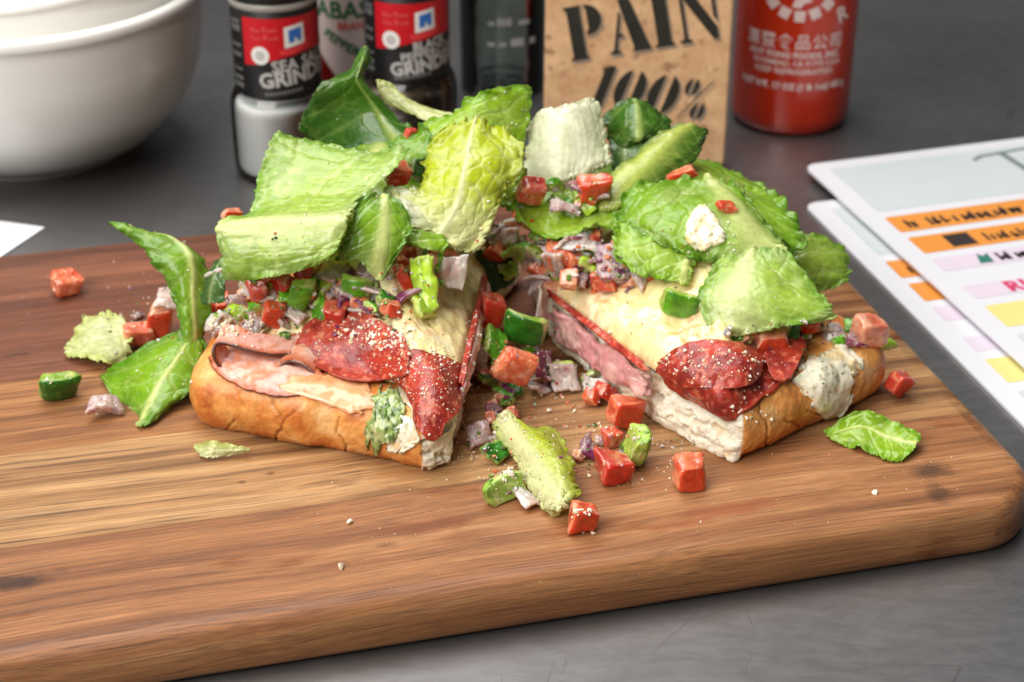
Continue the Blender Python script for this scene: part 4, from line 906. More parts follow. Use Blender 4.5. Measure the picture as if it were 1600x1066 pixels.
# ================================================================== lettuce
PAL = dict(stem=((52, 92, 28), (80, 124, 36), (196, 208, 100)), dark=((50, 96, 26), (80, 132, 38), (168, 190, 100)), mid=((90, 148, 20), (144, 188, 42), (214, 224, 140)), pale=((108, 162, 28), (178, 207, 80), (218, 229, 154)),
           yellow=((178, 192, 12), (200, 212, 42), (230, 231, 174)), white=((200, 208, 112), (222, 226, 172), (236, 237, 208)), deep=((58, 100, 40), (88, 128, 60), (150, 170, 110)), lime=((128, 180, 18), (174, 208, 50), (224, 232, 146)))
def leaf(label, grid, pal, rib=None, axis='u', ribw=.10, ribth=.22, blister=.07, cells=(5, 6), ruffle=.12, edge=.05, seed=0, nu=96, nv=96, vgrad=None, th=.032, group=None, veins=9, name='lettuce_leaf', slant=.8, curl=0.0, wash=.35, reg=False, streak=None):
    ctrl = np.array([[P(t, .1) for t in row] for row in grid])
    u, v = np.meshgrid(np.linspace(0, 1, nu), np.linspace(0, 1, nv)); u = u.ravel(); v = v.ravel()
    du = np.linalg.norm(ctrl[:, -1] - ctrl[:, 0], axis=1).mean() + .1; dv = np.linalg.norm(ctrl[-1] - ctrl[0], axis=1).mean() + .1   # size in cm
    x, y = u * du, v * dv
    eu, ev = (2 * np.abs(u - .5)) ** 5, (2 * np.abs(v - .5)) ** 5
    j1 = fbm(pad3(y * 2.6, (u > .5) * 9.0, seed), seed, 5, .7); j2 = fbm(pad3(x * 2.6, (v > .5) * 9.0, seed + .5), seed + 1, 5, .7)
    # soften the corners, then fray the rim
    a, b = 2 * u - 1, 2 * v - 1
    u2 = .5 + .5 * a * np.sqrt(1 - b ** 8 * .10); v2 = .5 + .5 * b * np.sqrt(1 - a ** 8 * .10)
    u2 = np.clip(u2 - np.sign(u - .5) * eu * np.abs(j1) * edge * 5 / du, 0, 1); v2 = np.clip(v2 - np.sign(v - .5) * ev * np.abs(j2) * edge * 5 / dv, 0, 1)
    S = surf_eval(ctrl, u2, v2); N = grid_normals(S, nu, nv)
    if rib is not None:
        line = rib[0] + (rib[1] - rib[0]) * (v if axis == 'u' else u); cu, cv, cd = (u, v, du) if axis == 'u' else (v, u, dv); cl = dv if axis == 'u' else du
        dist = np.abs(cu - line) * cd; dr = dist / cd
        w_ = ribw * (.55 + .9 * (cv if True else 1))
        ribm = np.exp(-(dr / w_) ** 2)
        ph = (cv * cl - dist * slant) * veins / 6.0 + .35 * fbm(pad3(x * .8, y * .8, seed), seed + 2, 2)
        vein = np.exp(-((ph - np.round(ph)) * 6.0 / .42) ** 2) * (1 - ribm)
    else:
        ribm = np.zeros(len(u)); dr = np.full(len(u), .5); ph = (y + .35 * x) * veins / 6 + .5 * fbm(pad3(x * .7, y * .7, seed), seed + 2, 2); vein = np.exp(-((ph - np.round(ph)) * 6.0 / .5) ** 2)
    # puckered cells between the veins
    wx = x * cells[0] / 4 + .5 * fbm(pad3(x, y, seed + 1.), seed + 4, 3); wy = y * cells[1] / 4 + .5 * fbm(pad3(x, y, seed + 7.), seed + 5, 3)
    f1, f2 = worley(pad3(wx, wy), seed + 6); dome = 1 - np.clip(f1 / .8, 0, 1) ** 2; net = np.exp(-((f2 - f1) / .06) ** 2); g1, g2 = worley(pad3(wx * 2.7, wy * 2.7), seed + 16); fine = np.exp(-((g2 - g1) / .10) ** 2)
    rimd = np.minimum(np.minimum(u, 1 - u) * du, np.minimum(v, 1 - v) * dv)
    blister = blister * .62
    h = .007 * fbm(pad3(x * 5.5, y * 5.5, seed), seed + 14, 3) + blister * (dome - .5 + .5 * fbm(pad3(x * 2.2, y * 2.2, seed), seed + 8, 3)) * (1 - ribm) - .016 * net * (1 - ribm) - .020 * vein * (1 - ribm)
    big = fbm(pad3(x * .55, y * .55, seed + 3.), seed + 9, 2)
    rf = 2.0 * fbm(pad3(x * 1.9, y * 1.9, seed + 5.), seed + 10, 2) * np.exp(-(rimd / .45) ** 2) + 1.3 * fbm(pad3(x * 4.2, y * 4.2, seed + 5.), seed + 18, 2) * np.exp(-(rimd / .22) ** 2)
    h = h + ruffle * rf + ruffle * .8 * big + curl * np.exp(-(rimd / .35) ** 2)
    if streak is not None:
        sk = fbm(pad3(x * (9 if streak[0] == 'v' else .8), y * (.8 if streak[0] == 'v' else 9), seed), seed + 15, 3); h = h + .035 * streak[1] * sk
    S = S + N * h[:, None]; N = grid_normals(S, nu, nv)
    t = th * (.6 + .4 * np.clip(rimd / .3, 0, 1)) + ribm * (ribth - th)
    V, F = shell(S, N, t, nu, nv)
    e_, m_, r_ = (lin(c) for c in PAL[pal])
    n1 = fbm(pad3(x * .9, y * .9, seed), seed + 11, 4); n2 = fbm(pad3(x * 4, y * 4, seed), seed + 12, 3)
    k = np.clip(1.05 * np.exp(-(rimd / .6)) + .55 * n1, 0, 1); c = mixc(np.broadcast_to(m_, (len(u), 3)), e_, k)
    c = mixc(c, r_, np.clip(wash * sstep(.0, .6, n1 + .2 * n2) + .24 * net + .30 * vein + .12 * fine, 0, 1) * (1 - .3 * k))
    c = mixc(c, r_, np.clip(ribm * 1.15, 0, 1))
    if streak is not None: c = mixc(c, m_ if pal != 'white' else lin((190, 200, 128)), np.clip(sstep(0, .5, sk) * streak[1] * .6, 0, 1)); c = mixc(c, r_, np.clip(sstep(0, .5, -sk) * streak[1] * .5, 0, 1))
    if vgrad is not None:
        g = sstep(vgrad[0], vgrad[1], v + .12 * n1) if vgrad[0] < vgrad[1] else sstep(vgrad[1], vgrad[0], v + .12 * n1); g = g if vgrad[0] < vgrad[1] else 1 - g
        c = mixc(c, r_, g * .85)
    c = c * (1.0 + .14 * n2)[:, None]
    o = link_mesh(name, V, F, lettuce_m, None, np.concatenate([c, c])); tag(o, label, 'lettuce', group)
    if reg: add_surface(V[:nu * nv], grid_faces(nu, nv))
    return o
GL_ = 'lettuce on the sandwich half with the folded ham'; GR_ = 'lettuce on the sandwich half with the cheese side'; GB_ = 'lettuce fallen on the board'
leaf('large pale leaf folded over the front of the lettuce heap', [
    [(428, 196, 62.5), (505, 222, 62), (585, 234, 61.5), (655, 222, 61)], [(415, 235, 61.2), (490, 255, 60.8), (565, 262, 60.4), (622, 258, 60)],
    [(398, 285, 60), (470, 295, 59.6), (540, 298, 59.3), (585, 295, 59.2)], [(388, 328, 58.6), (450, 330, 58.3), (510, 328, 58.1), (558, 322, 58.1)],
    [(341, 350, 57.6), (410, 348, 57.4), (480, 345, 57.2), (547, 338, 57.2)], [(342, 395, 56.9), (405, 392, 56.6), (470, 388, 56.4), (534, 378, 56.5)],
    [(345, 443, 56.7), (400, 438, 56.3), (460, 427, 56.1), (520, 408, 56.2)]], 'pale', (.70, .66), 'v', .11, .30, .05, (2.2, 8), .07, .05, 1, 120, 150, group=GL_, veins=3, slant=.2, wash=.6, streak=('u', .4))
leaf('dark green leaf with twisted tip standing up at the back of the heap', [
    [(569, 72, 66.8), (572, 71, 66.7), (575, 72, 66.7), (577, 76, 66.8)], [(552, 94, 66.6), (562, 92, 66.2), (571, 93, 66.1), (578, 98, 66.4)],
    [(540, 112, 66.4), (552, 112, 65.8), (562, 115, 65.8), (570, 116, 66.2)], [(500, 134, 66), (540, 128, 65.7), (560, 130, 65.7), (590, 150, 65.5)],
    [(482, 162, 65.5), (528, 160, 66), (578, 165, 66), (622, 185, 65.3)], [(468, 188, 65), (522, 195, 65.6), (582, 200, 65.6), (648, 205, 64.8)],
    [(462, 204, 64.5), (510, 228, 65), (582, 236, 65), (668, 218, 64.4)]], 'dark', (.45, .86), 'u', .035, .12, .04, (3, 4), .06, .04, 2, group=GL_, veins=6, wash=.12)
leaf('pale yellow leaf piece just in front of the pepper grinder', [[(586, 122, 68), (612, 130, 68), (650, 160, 67.5), (715, 178, 67)], [(590, 140, 67.8), (620, 152, 67.5), (660, 175, 67), (715, 190, 66.5)], [(600, 162, 67.5), (640, 178, 67), (670, 192, 66.5), (715, 205, 66)]], 'white', None, blister=.02, ruffle=.05, seed=3, nu=60, nv=50, group=GL_)
leaf('bright green leaf raised into a point at the top of the heap', [
    [(650, 196, 65.5), (700, 176, 65.5), (735, 152, 65.5), (775, 135, 65.5), (834, 130, 66)], [(655, 210, 65), (705, 188, 65), (745, 170, 65), (790, 165, 65.3), (831, 160, 65.7)],
    [(660, 222, 64.6), (712, 198, 64.6), (755, 190, 64.7), (795, 195, 65), (828, 200, 65.3)], [(665, 236, 64.3), (720, 212, 64.2), (765, 212, 64.4), (800, 222, 64.8), (822, 242, 65)]], 'lime', None, blister=.07, cells=(5, 5), ruffle=.10, seed=4, group=GL_, wash=.25)
leaf('ruffled yellow leaf with a white base in the middle of the heap', [
    [(692, 196, 62.6), (735, 184, 62.9), (768, 189, 62.9), (800, 212, 62.5)], [(668, 232, 61.8), (715, 225, 61.5), (770, 228, 61.4), (820, 242, 61.5)], [(655, 268, 61), (705, 268, 60.4), (755, 268, 60.3), (808, 284, 60.6)],
    [(642, 296, 60.3), (692, 312, 59.6), (742, 316, 59.5), (782, 320, 59.8)], [(612, 300, 60), (665, 340, 59.2), (720, 360, 58.9), (772, 348, 59.2)], [(598, 304, 59.8), (642, 352, 59), (700, 388, 58.6), (752, 399, 58.6)]],
    'yellow', (.42, .55), 'u', .035, .14, .11, (7, 6), .16, .09, 5, 110, 120, vgrad=(.45, .85), group=GL_, veins=5, wash=.2)
leaf('small green leaf hanging below the folded pale leaf', [[(548, 318, 58.2), (585, 298, 58.8), (615, 308, 58.8), (646, 340, 58.4)], [(540, 345, 57.6), (580, 340, 57.9), (615, 345, 58), (646, 360, 58)], [(530, 380, 57.2), (572, 378, 57.3), (605, 385, 57.3), (636, 378, 57.6)], [(518, 412, 57), (560, 410, 57), (592, 440, 56.9), (618, 405, 57.2)]],
     'mid', (.5, .6), 'u', .10, .12, .06, (5, 5), .08, .06, 6, 80, 80, group=GL_)
leaf('little yellow green leaf under the ruffled yellow leaf', [[(612, 354, 58.6), (655, 360, 58.6), (704, 370, 58.6)], [(620, 370, 58.3), (660, 377, 58.2), (702, 384, 58.3)], [(640, 382, 58.1), (672, 392, 58.0), (692, 398, 58.2)]], 'lime', None, blister=.04, ruffle=.07, seed=7, nu=50, nv=40, group=GL_)
leaf('dull dark leaf tucked behind the end of the ham sandwich', [[(336, 408, 58.6), (345, 402, 58.3), (356, 402, 58)], [(316, 446, 58.3), (335, 440, 57.8), (354, 440, 57.6)], [(313, 478, 58), (330, 476, 57.5), (352, 474, 57.3)]], 'deep', (.5, .4), 'u', .06, .1, .03, (6, 6), .05, .05, 8, 44, 50, group=GL_)
leaf('long green leaf arching up from the board to a pointed tip', [
    [(161, 344, 61), (172, 346, 61), (186, 349, 61), (200, 352, 61)], [(205, 376, 60.6), (232, 374, 60.5), (265, 375, 60.8), (292, 390, 61)], [(242, 420, 60), (270, 415, 59.8), (300, 410, 60.1), (328, 420, 60.5)],
    [(270, 465, 59.5), (288, 470, 59.1), (305, 470, 59.3), (328, 475, 59.8)], [(280, 525, 58.8), (295, 530, 58.5), (310, 530, 58.8), (324, 530, 59.2)], [(288, 562, 58.5), (298, 565, 58.2), (308, 564, 58.4), (316, 558, 58.8)]],
    'mid', (.75, .5), 'u', .07, .14, .05, (5, 5), .10, .06, 9, 90, 110, group=GB_, wash=.12)
leaf('broad green leaf leaning against the sandwich with its point on the board', [[(270, 516, 59.6), (290, 511, 59.3), (305, 518, 59), (324, 538, 58.8)], [(214, 545, 59), (255, 548, 58.2), (285, 558, 57.9), (318, 580, 57.8)], [(160, 580, 58.9), (215, 598, 57.3), (255, 605, 56.8), (302, 610, 57)], [(163, 604, 58.05), (192, 640, 56.85), (220, 669, 2.12), (256, 640, 56.2)]],
     'mid', (.62, .60), 'u', .035, .10, .06, (3, 4), .08, .03, 10, 100, 100, group=GB_, veins=6, wash=.12)
leaf('pale translucent leaf lying on the board beside a tomato cube', [[(128, 489, 62.6), (155, 486, 62.5), (182, 490, 62.4), (208, 508, 62)], [(112, 522, 61.6), (145, 525, 61), (178, 530, 60.8), (208, 540, 60.6)], [(93, 557, 2.2), (130, 562, 2.3), (165, 570, 2.5), (204, 573, 60)]], 'white', None, blister=.05, cells=(4, 4), ruffle=.10, seed=11, nu=80, nv=64, group=GB_, edge=.08)
leaf('thin pale leaf scrap under the front crust of the sandwich', [[(300, 695, 2.25), (330, 688, 2.7), (365, 694, 2.5), (392, 700, 2.4)], [(303, 704, 2.15), (330, 703, 2.4), (360, 706, 2.3), (390, 704, 2.3)], [(310, 713, 2.1), (330, 717, 2.1), (355, 713, 2.1), (386, 707, 2.15)]], 'white', None, blister=.02, ruffle=.04, seed=12, nu=56, nv=30, group=GB_, vgrad=(0, 1.6))
leaf('limp green leaf edge behind the wet tomato cube', [[(600, 222, 63.4), (640, 205, 63.6), (668, 198, 63.6)], [(612, 240, 62.8), (645, 232, 62.8), (680, 222, 62.8)], [(628, 262, 62.2), (655, 256, 62.2), (684, 250, 62.2)]], 'mid', None, blister=.05, ruffle=.14, seed=13, nu=54, nv=54, group=GL_)
leaf('pale leaf flap between the small green leaf and the yellow leaf', [[(596, 292, 60.4), (622, 288, 60.4), (652, 292, 60.2)], [(604, 320, 59.6), (634, 322, 59.4), (664, 330, 59.4)], [(622, 352, 58.9), (652, 360, 58.7), (690, 366, 58.8)]], 'white', None, blister=.03, ruffle=.10, seed=14, nu=54, nv=54, group=GL_, vgrad=(1.2, .2))
leaf('green leaf scrap poking out beside the deep red tomato', [[(770, 262, 62.6), (800, 268, 62.8), (826, 262, 62.9)], [(764, 290, 62.0), (796, 298, 62.0), (822, 292, 62.2)], [(772, 318, 61.4), (798, 326, 61.4), (815, 318, 61.6)]], 'lime', None, blister=.05, ruffle=.14, seed=15, nu=50, nv=50, group=GR_)
leaf('crumpled leaf in the shade under the folded pale leaf', [[('w', -9, 66, 8.0), ('w', -5, 67, 9.0), ('w', -1, 66, 8.3)], [('w', -9.6, 62, 7.9), ('w', -5.5, 62.5, 9.0), ('w', -1.5, 62, 8.3)], [('w', -9.4, 59.4, 7.0), ('w', -6, 59.6, 7.6), ('w', -2, 59.8, 7.2)]], 'mid', (.5, .5), 'u', .05, .14, .10, (5, 5), .25, .08, 16, 90, 90, group=GL_)
leaf('crumpled leaf in the shade beneath the blistered leaf', [[('w', 2.4, 66, 7.6), ('w', 6, 67, 8.1), ('w', 10, 66, 7.2)], [('w', 2.4, 63.6, 7.4), ('w', 6.5, 63.6, 8.1), ('w', 11, 62.5, 7.3)], [('w', 3, 61.9, 6.8), ('w', 7, 61, 7.3), ('w', 11.5, 60.4, 6.6)]], 'mid', (.5, .5), 'u', .05, .14, .10, (5, 5), .22, .08, 17, 90, 90, group=GR_)
# the other heap
leaf('thick white lettuce rib standing upright in front of the kraft board', [[(818, 197, 66.3), (850, 174, 65.6), (893, 162, 65.5), (930, 147, 66.4)], [(824, 218, 65.6), (860, 205, 64.7), (905, 195, 64.8), (943, 186, 65.8)], [(819, 246, 64.8), (862, 242, 63.9), (910, 236, 64.1), (951, 222, 65)], [(812, 284, 63.9), (860, 286, 63.0), (905, 276, 63.2), (960, 254, 64.2)]], 'white', (.5, .5), 'u', .55, .26, .03, (12, 1.6), .07, .05, 20, 100, 100, vgrad=(.7, .0), group=GR_, veins=1, streak=('v', .45))
leaf('dark green leaf covering part of the stencilled number', [[(940, 180, 67.5), (985, 150, 67.5), (1020, 165, 67.5), (1053, 188, 67.5)], [(946, 205, 67), (985, 190, 66.4), (1020, 195, 66.4), (1049, 204, 66.8)], [(954, 250, 66.5), (985, 228, 65.9), (1010, 217, 65.9), (1036, 212, 66.3)]], 'dark', (.4, .5), 'u', .05, .1, .07, (5, 5), .08, .04, 21, 80, 70, group=GR_, wash=.1)
leaf('dark leaf standing in for the shade between the white rib and the pale stem', [[(950, 215, 66.8), (985, 212, 66.6), (1025, 205, 66.4)], [(952, 240, 66), (985, 236, 65.7), (1020, 228, 65.8)], [(955, 270, 65.3), (985, 262, 65.2), (1012, 250, 65.3)]], 'deep', (.3, .4), 'u', .08, .12, .04, (5, 5), .05, .04, 22, 50, 50, group=GR_)  # dull dark green stands in for the darkness of this hollow
leaf('yellow green stem with dark leafy edge slanting up beside the rib', [[(1062, 188, 66), (1083, 196, 65.7), (1104, 200, 65.7), (1110, 203, 65.8)], [(1018, 215, 65), (1045, 224, 64.6), (1075, 232, 64.6), (1098, 232, 65)], [(978, 250, 64), (1005, 260, 63.5), (1040, 262, 63.5), (1078, 262, 64)], [(938, 285, 63), (965, 298, 62.5), (1000, 298, 62.5), (1036, 290, 62.9)], [(908, 312, 62.3), (940, 330, 61.8), (975, 325, 61.8), (1004, 312, 62.1)]], 'stem', (.24, .34), 'u', .24, .30, .04, (5, 5), .07, .04, 23, 80, 100, group=GR_, wash=.25)
leaf('green leaf cupped under diced tomato at the front of the heap', [[(786, 296, 62.6), (830, 298, 63), (880, 300, 63), (930, 305, 62.8), (976, 315, 62.3)], [(782, 310, 61.9), (835, 330, 61.8), (885, 336, 61.8), (930, 336, 61.7), (974, 335, 61.7)], [(798, 330, 61.2), (838, 356, 61), (880, 362, 60.9), (925, 352, 61), (968, 350, 61.1)], [(806, 340, 61.0), (842, 370, 60.8), (880, 374, 60.6), (925, 358, 60.8), (964, 356, 60.9)]], 'lime', None, blister=.05, ruffle=.12, seed=24, nu=90, nv=70, group=GR_, reg=True, curl=.06, wash=.3)
leaf('big blistered leaf on top with a blob of sauce', [
    [(985, 292, 62.5), (1030, 278, 62.8), (1080, 274, 62.8), (1130, 278, 62.5), (1172, 305, 62)], [(967, 320, 61.6), (1020, 305, 61.5), (1080, 300, 61.5), (1145, 310, 61.3), (1197, 345, 60.8)], [(960, 345, 60.8), (1015, 335, 60.4), (1080, 335, 60.2), (1150, 345, 60), (1218, 375, 59.8)],
    [(985, 354, 60.2), (1030, 365, 59.6), (1085, 372, 59.2), (1150, 380, 59), (1232, 400, 59)], [(1010, 364, 59.9), (1045, 388, 59.2), (1090, 408, 58.7), (1145, 412, 58.4), (1242, 418, 58.4)]],
    'mid', (.62, .98), 'u', .12, .2, .10, (5, 5), .14, .07, 25, 120, 110, group=GR_, reg=True, wash=.35)
leaf('wavy green leaf lobe hanging over the onions and cheese', [[(962, 338, 60.6), (1005, 350, 60.2), (1050, 366, 59.8), (1095, 393, 59.3)], [(956, 362, 60.1), (1000, 378, 59.5), (1045, 395, 59), (1088, 415, 58.7)], [(958, 388, 59.6), (1000, 405, 58.9), (1040, 420, 58.5), (1084, 432, 58.3)], [(964, 410, 59.2), (1005, 434, 58.5), (1040, 440, 58.2), (1074, 448, 58)]], 'lime', (.9, .9), 'u', .06, .1, .08, (4, 4), .15, .09, 26, 84, 84, group=GR_, wash=.2)
leaf('broad pale leaf draped over the front of the cheese side half', [[(1128, 394, 58.8), (1170, 386, 58.9), (1205, 388, 58.8), (1242, 400, 58.6)], [(1104, 430, 57.8), (1155, 430, 57.7), (1210, 430, 57.6), (1272, 440, 57.6)], [(1088, 470, 56.9), (1150, 475, 56.5), (1215, 472, 56.4), (1302, 474, 56.6)], [(1114, 534, 55.9), (1165, 524, 55.8), (1230, 512, 55.8), (1315, 499, 56.2)]], 'pale', (.40, .30), 'u', .16, .14, .07, (5, 4), .10, .05, 27, 110, 100, group=GR_, wash=.75, veins=5)
leaf('pale green leaf at the side overhanging the edge of the board', [[(1220, 364, 64), (1265, 365, 64), (1320, 384, 64.2)], [(1226, 395, 63.2), (1275, 400, 63), (1334, 415, 63.4)], [(1243, 428, 62.6), (1270, 458, 62), (1328, 442, 62.6)]], 'pale', None, blister=.07, cells=(5, 5), ruffle=.10, seed=28, nu=80, nv=70, group=GR_, wash=.6, edge=.08)
leaf('small yellow green leaf point behind the blistered leaf', [[(1156, 287, 64), (1180, 290, 64), (1199, 291, 64)], [(1165, 310, 63.5), (1190, 315, 63.4), (1210, 326, 63.6)], [(1180, 338, 63), (1200, 348, 62.9), (1213, 346, 63)]], 'lime', None, blister=.05, ruffle=.08, seed=29, nu=44, nv=44, group=GR_)
leaf('bright green leaf lying on the board near the corner', [[(1284, 673, 2.2), (1345, 640, 3), (1400, 658, 2.8), (1445, 677, 2.5)], [(1290, 681, 2.2), (1345, 668, 2.5), (1390, 685, 2.35), (1434, 698, 2.35)], [(1300, 690, 2.12), (1345, 704, 2.15), (1380, 717, 2.15), (1406, 722, 2.15)]], 'lime', (.5, .45), 'v', .03, .08, .07, (4, 4), .07, .04, 30, 90, 64, group=GB_, wash=.25)
leaf('pale stem with ruffled yellow leaf lying among the spilled vegetables', [[(764, 668, 2.6), (800, 651, 3.0), (822, 660, 3.2), (872, 662, 2.6)], [(784, 695, 2.5), (822, 685, 3.1), (848, 690, 3.3), (888, 695, 2.8)], [(808, 730, 2.4), (842, 720, 3.0), (868, 720, 3.3), (898, 728, 2.9)], [(832, 768, 2.3), (862, 755, 2.9), (882, 752, 3.1), (903, 758, 2.8)], [(852, 802, 2.2), (878, 794, 2.6), (892, 784, 2.7), (902, 774, 2.6)]], 'yellow', (.20, .24), 'u', .28, .45, .09, (4, 6), .10, .03, 31, 90, 90, group=GB_, veins=8, wash=.2)

# ================================================================== diced vegetables
def rot_mat(r): return np.array(Euler([math.radians(a) for a in r]).to_matrix())
def cube_blob(size, seed, k=6.0, n=15, rough=.10):
    """irregular knife-cut dice: a cube with jittered corners, worn edges and uneven faces"""
    g = np.sin(np.linspace(-1, 1, n) * math.pi / 2); V = []; F = []
    for ax in range(3):
        for s in (-1, 1):
            b = sum(len(x) for x in V); a, c = np.meshgrid(g, g); p = np.zeros((n * n, 3)); p[:, ax] = s; p[:, (ax + 1) % 3] = a.ravel() * s; p[:, (ax + 2) % 3] = c.ravel(); V.append(p); F += grid_faces(n, n, b)
    V = np.concatenate(V); key = {}; mp = []; keep = []
    for i, p in enumerate(np.round(V, 4)):
        t = tuple(p)
        if t not in key: key[t] = len(keep); keep.append(i)
        mp.append(key[t])
    V = V[keep]; F = [[mp[i] for i in q] for q in F]; U = V.copy()
    V = V / (np.sum(np.abs(V) ** k, 1) ** (1 / k))[:, None]
    rs = np.random.RandomState(seed); J = rs.uniform(-.42, .24, (2, 2, 2, 3)); w = (V + 1) / 2; D = 0
    for a in (0, 1):
        for b in (0, 1):
            for c in (0, 1):
                wt = (w[:, 0] if a else 1 - w[:, 0]) * (w[:, 1] if b else 1 - w[:, 1]) * (w[:, 2] if c else 1 - w[:, 2])
                D = D + wt[:, None] * J[a, b, c] * np.array([2 * a - 1, 2 * b - 1, 2 * c - 1])
    V = V + D
    n_ = V / (np.linalg.norm(V, axis=1, keepdims=True)); V = V + n_ * (rough * fbm(V * 1.6 + seed, seed, 3) + rough * .6 * fbm(V * 5 + seed, seed + 1, 3))[:, None]
    return V * np.array(size) * .5, F, U
NAMED = []; USED = set()
def short_of(label):
    w = label.split(); k = next((i for i, x in enumerate(w) if i > 1 and x in ('at', 'above', 'under', 'with', 'beside', 'behind', 'in', 'on', 'between', 'lying', 'next', 'leaning', 'standing', 'by', 'near', 'below', 'peeking', 'tucked', 'left', 'hidden', 'topped', 'from', 'against', 'beneath', 'deep')), len(w))
    return ' '.join(w[:k])
def loose_label(kind, pos, s, tone):
    size = 'tiny' if s < .7 else 'small' if s < .9 else 'chunky'
    for dist, nx, ny, ref in sorted((math.hypot(pos[0] - x, pos[1] - y), x, y, r) for x, y, r in NAMED)[:6]:
        dx, dy = pos[0] - nx, pos[1] - ny
        side = ('right of' if dx > 0 else 'left of') if abs(dx) > abs(dy) else ('below' if dy > 0 else 'above')
        lab = '%s %s %s bit just %s the %s' % (size, tone, kind, side, ref)
        if lab not in USED: USED.add(lab); return lab
    return lab
def piece(name, label, cat, V, F, mat, c, pos, rot, group, on_board=False):
    if ' bit just ' not in label: NAMED.append((pos[0], pos[1], short_of(label)))
    V = V @ rot_mat(rot).T
    if on_board: pos = at_z(pos[0], pos[1], 2.0 + (-V[:, 2].min()))
    else: pos = P(pos, .35)
    V = V + pos
    o = link_mesh(name, V, F, mat, None, c); return tag(o, label, cat, group)
def tomato(label, pos, size, rot, seed, tone=0, group='diced tomato', board=False):
    V, F, U = cube_blob(tuple(np.array(size) * .9), seed)
    gel = sstep(.9, .97, U[:, 2]) * np.exp(-((U[:, 0] - .15) ** 2 + U[:, 1] ** 2) / .28); V = V - np.array([0, 0, 1.]) * (gel * .07 * size[2])[:, None]
    n = fbm(V * 2.0 + seed, seed + 3, 3); m = fbm(V * 5 + seed, seed + 4, 3)
    A = lin([(192, 46, 28), (204, 66, 38), (180, 36, 34), (210, 108, 82)][tone]); B = lin([(214, 92, 62), (226, 132, 92), (206, 84, 70), (232, 168, 136)][tone])
    c = mixc(A, B, sstep(-.35, .35, n)); c = mixc(c, lin((236, 176, 130)), sstep(.18, .5, m) * .55); c = mixc(c, A * .7, sstep(.25, .5, -m) * .4)
    c = mixc(c, lin((226, 140, 100)), .12); c = mixc(c, lin((244, 214, 190)), sstep(.30, .5, fbm(V * np.array([9, 3, 3.]) + seed, seed + 6, 2)) * .35)
    skin = sstep(.90, .985, U[:, 1] * (-1 if seed % 3 else 1)); c = mixc(c, lin((186, 36, 22)) if tone == 2 else lin((204, 62, 28)), skin * .92)
    c = mixc(c, lin((224, 150, 70)), gel * .5 * sstep(0, .4, m)); c = mixc(c, A * .75, gel * .4)
    return piece('tomato_cube', label, 'tomato', V, F, tomato_m, c, pos, rot, group, board)
def arc_piece(R, ang, L, th, seed, wob=.1, jit=.3):
    """a cut from a curved wall: uneven four-sided outline"""
    nu, nv = 26, 18; u, v = np.meshgrid(np.linspace(0, 1, nu), np.linspace(0, 1, nv)); u = u.ravel(); v = v.ravel()
    rs = np.random.RandomState(seed); J = rs.uniform(-jit, jit * .3, (2, 2, 2)); du = 0; dv = 0
    for a in (0, 1):
        for b in (0, 1):
            w = (u if a else 1 - u) * (v if b else 1 - v); du = du + w * J[a, b, 0] * (2 * a - 1); dv = dv + w * J[a, b, 1] * (2 * b - 1)
    edge = fbm(pad3(u * 4, v * 4, seed), seed + 9, 3) * .06
    a = (u - .5 + du + edge) * ang; r = R * (1 + wob * fbm(pad3(u * 2.5, v * 1.5, seed), seed, 3))
    S = np.stack([r * np.sin(a), (v - .5 + dv + edge) * L, (r * np.cos(a) - R) + .12 * L * (v - .5) ** 2 * rs.uniform(-2, 2)], 1)
    G = S.reshape(nv, nu, 3); N = np.cross(np.gradient(G, axis=1), np.gradient(G, axis=0)); N /= np.linalg.norm(N, axis=2, keepdims=True) + 1e-9; N = N.reshape(-1, 3)
    if N[:, 2].mean() < 0: N = -N
    rim = np.minimum(np.minimum(u, 1 - u) * 2, np.minimum(v, 1 - v) * 2)
    V, F = shell(S, N, th * (.7 + .3 * sstep(0, .2, rim)) * (1 + .25 * fbm(S * 3, seed + 4, 2)), nu, nv); return V, F, u, v, rim
def pepper(label, pos, R, ang, L, rot, seed, tone=0, th=.28, group='diced green pepper', board=False):
    if ang < 200: R, ang = R * 1.5, ang * .62
    V, F, u, v, rim = arc_piece(R, math.radians(ang), L, th * 1.15, seed)
    o_ = [(36, 92, 22), (78, 134, 26), (136, 162, 44), (24, 62, 20)][tone]; i_ = [(156, 180, 88), (170, 190, 92), (196, 204, 116), (110, 140, 66)][tone]
    n = fbm(V * 2 + seed, seed, 3); n0 = len(u); c = np.zeros((len(V), 3)); c[:n0] = mixc(lin(o_), lin(np.array(o_) * 1.35), sstep(-.3, .4, n[:n0])); c[n0:] = mixc(lin(i_), lin((210, 214, 156)), sstep(-.1, .5, n[n0:]))
    c[:n0] = mixc(c[:n0], lin(i_), (1 - sstep(0, .07, rim)) * .7)
    return piece('pepper_piece', label, 'green pepper', V, F, pepper_m, c, pos, rot, group, board)
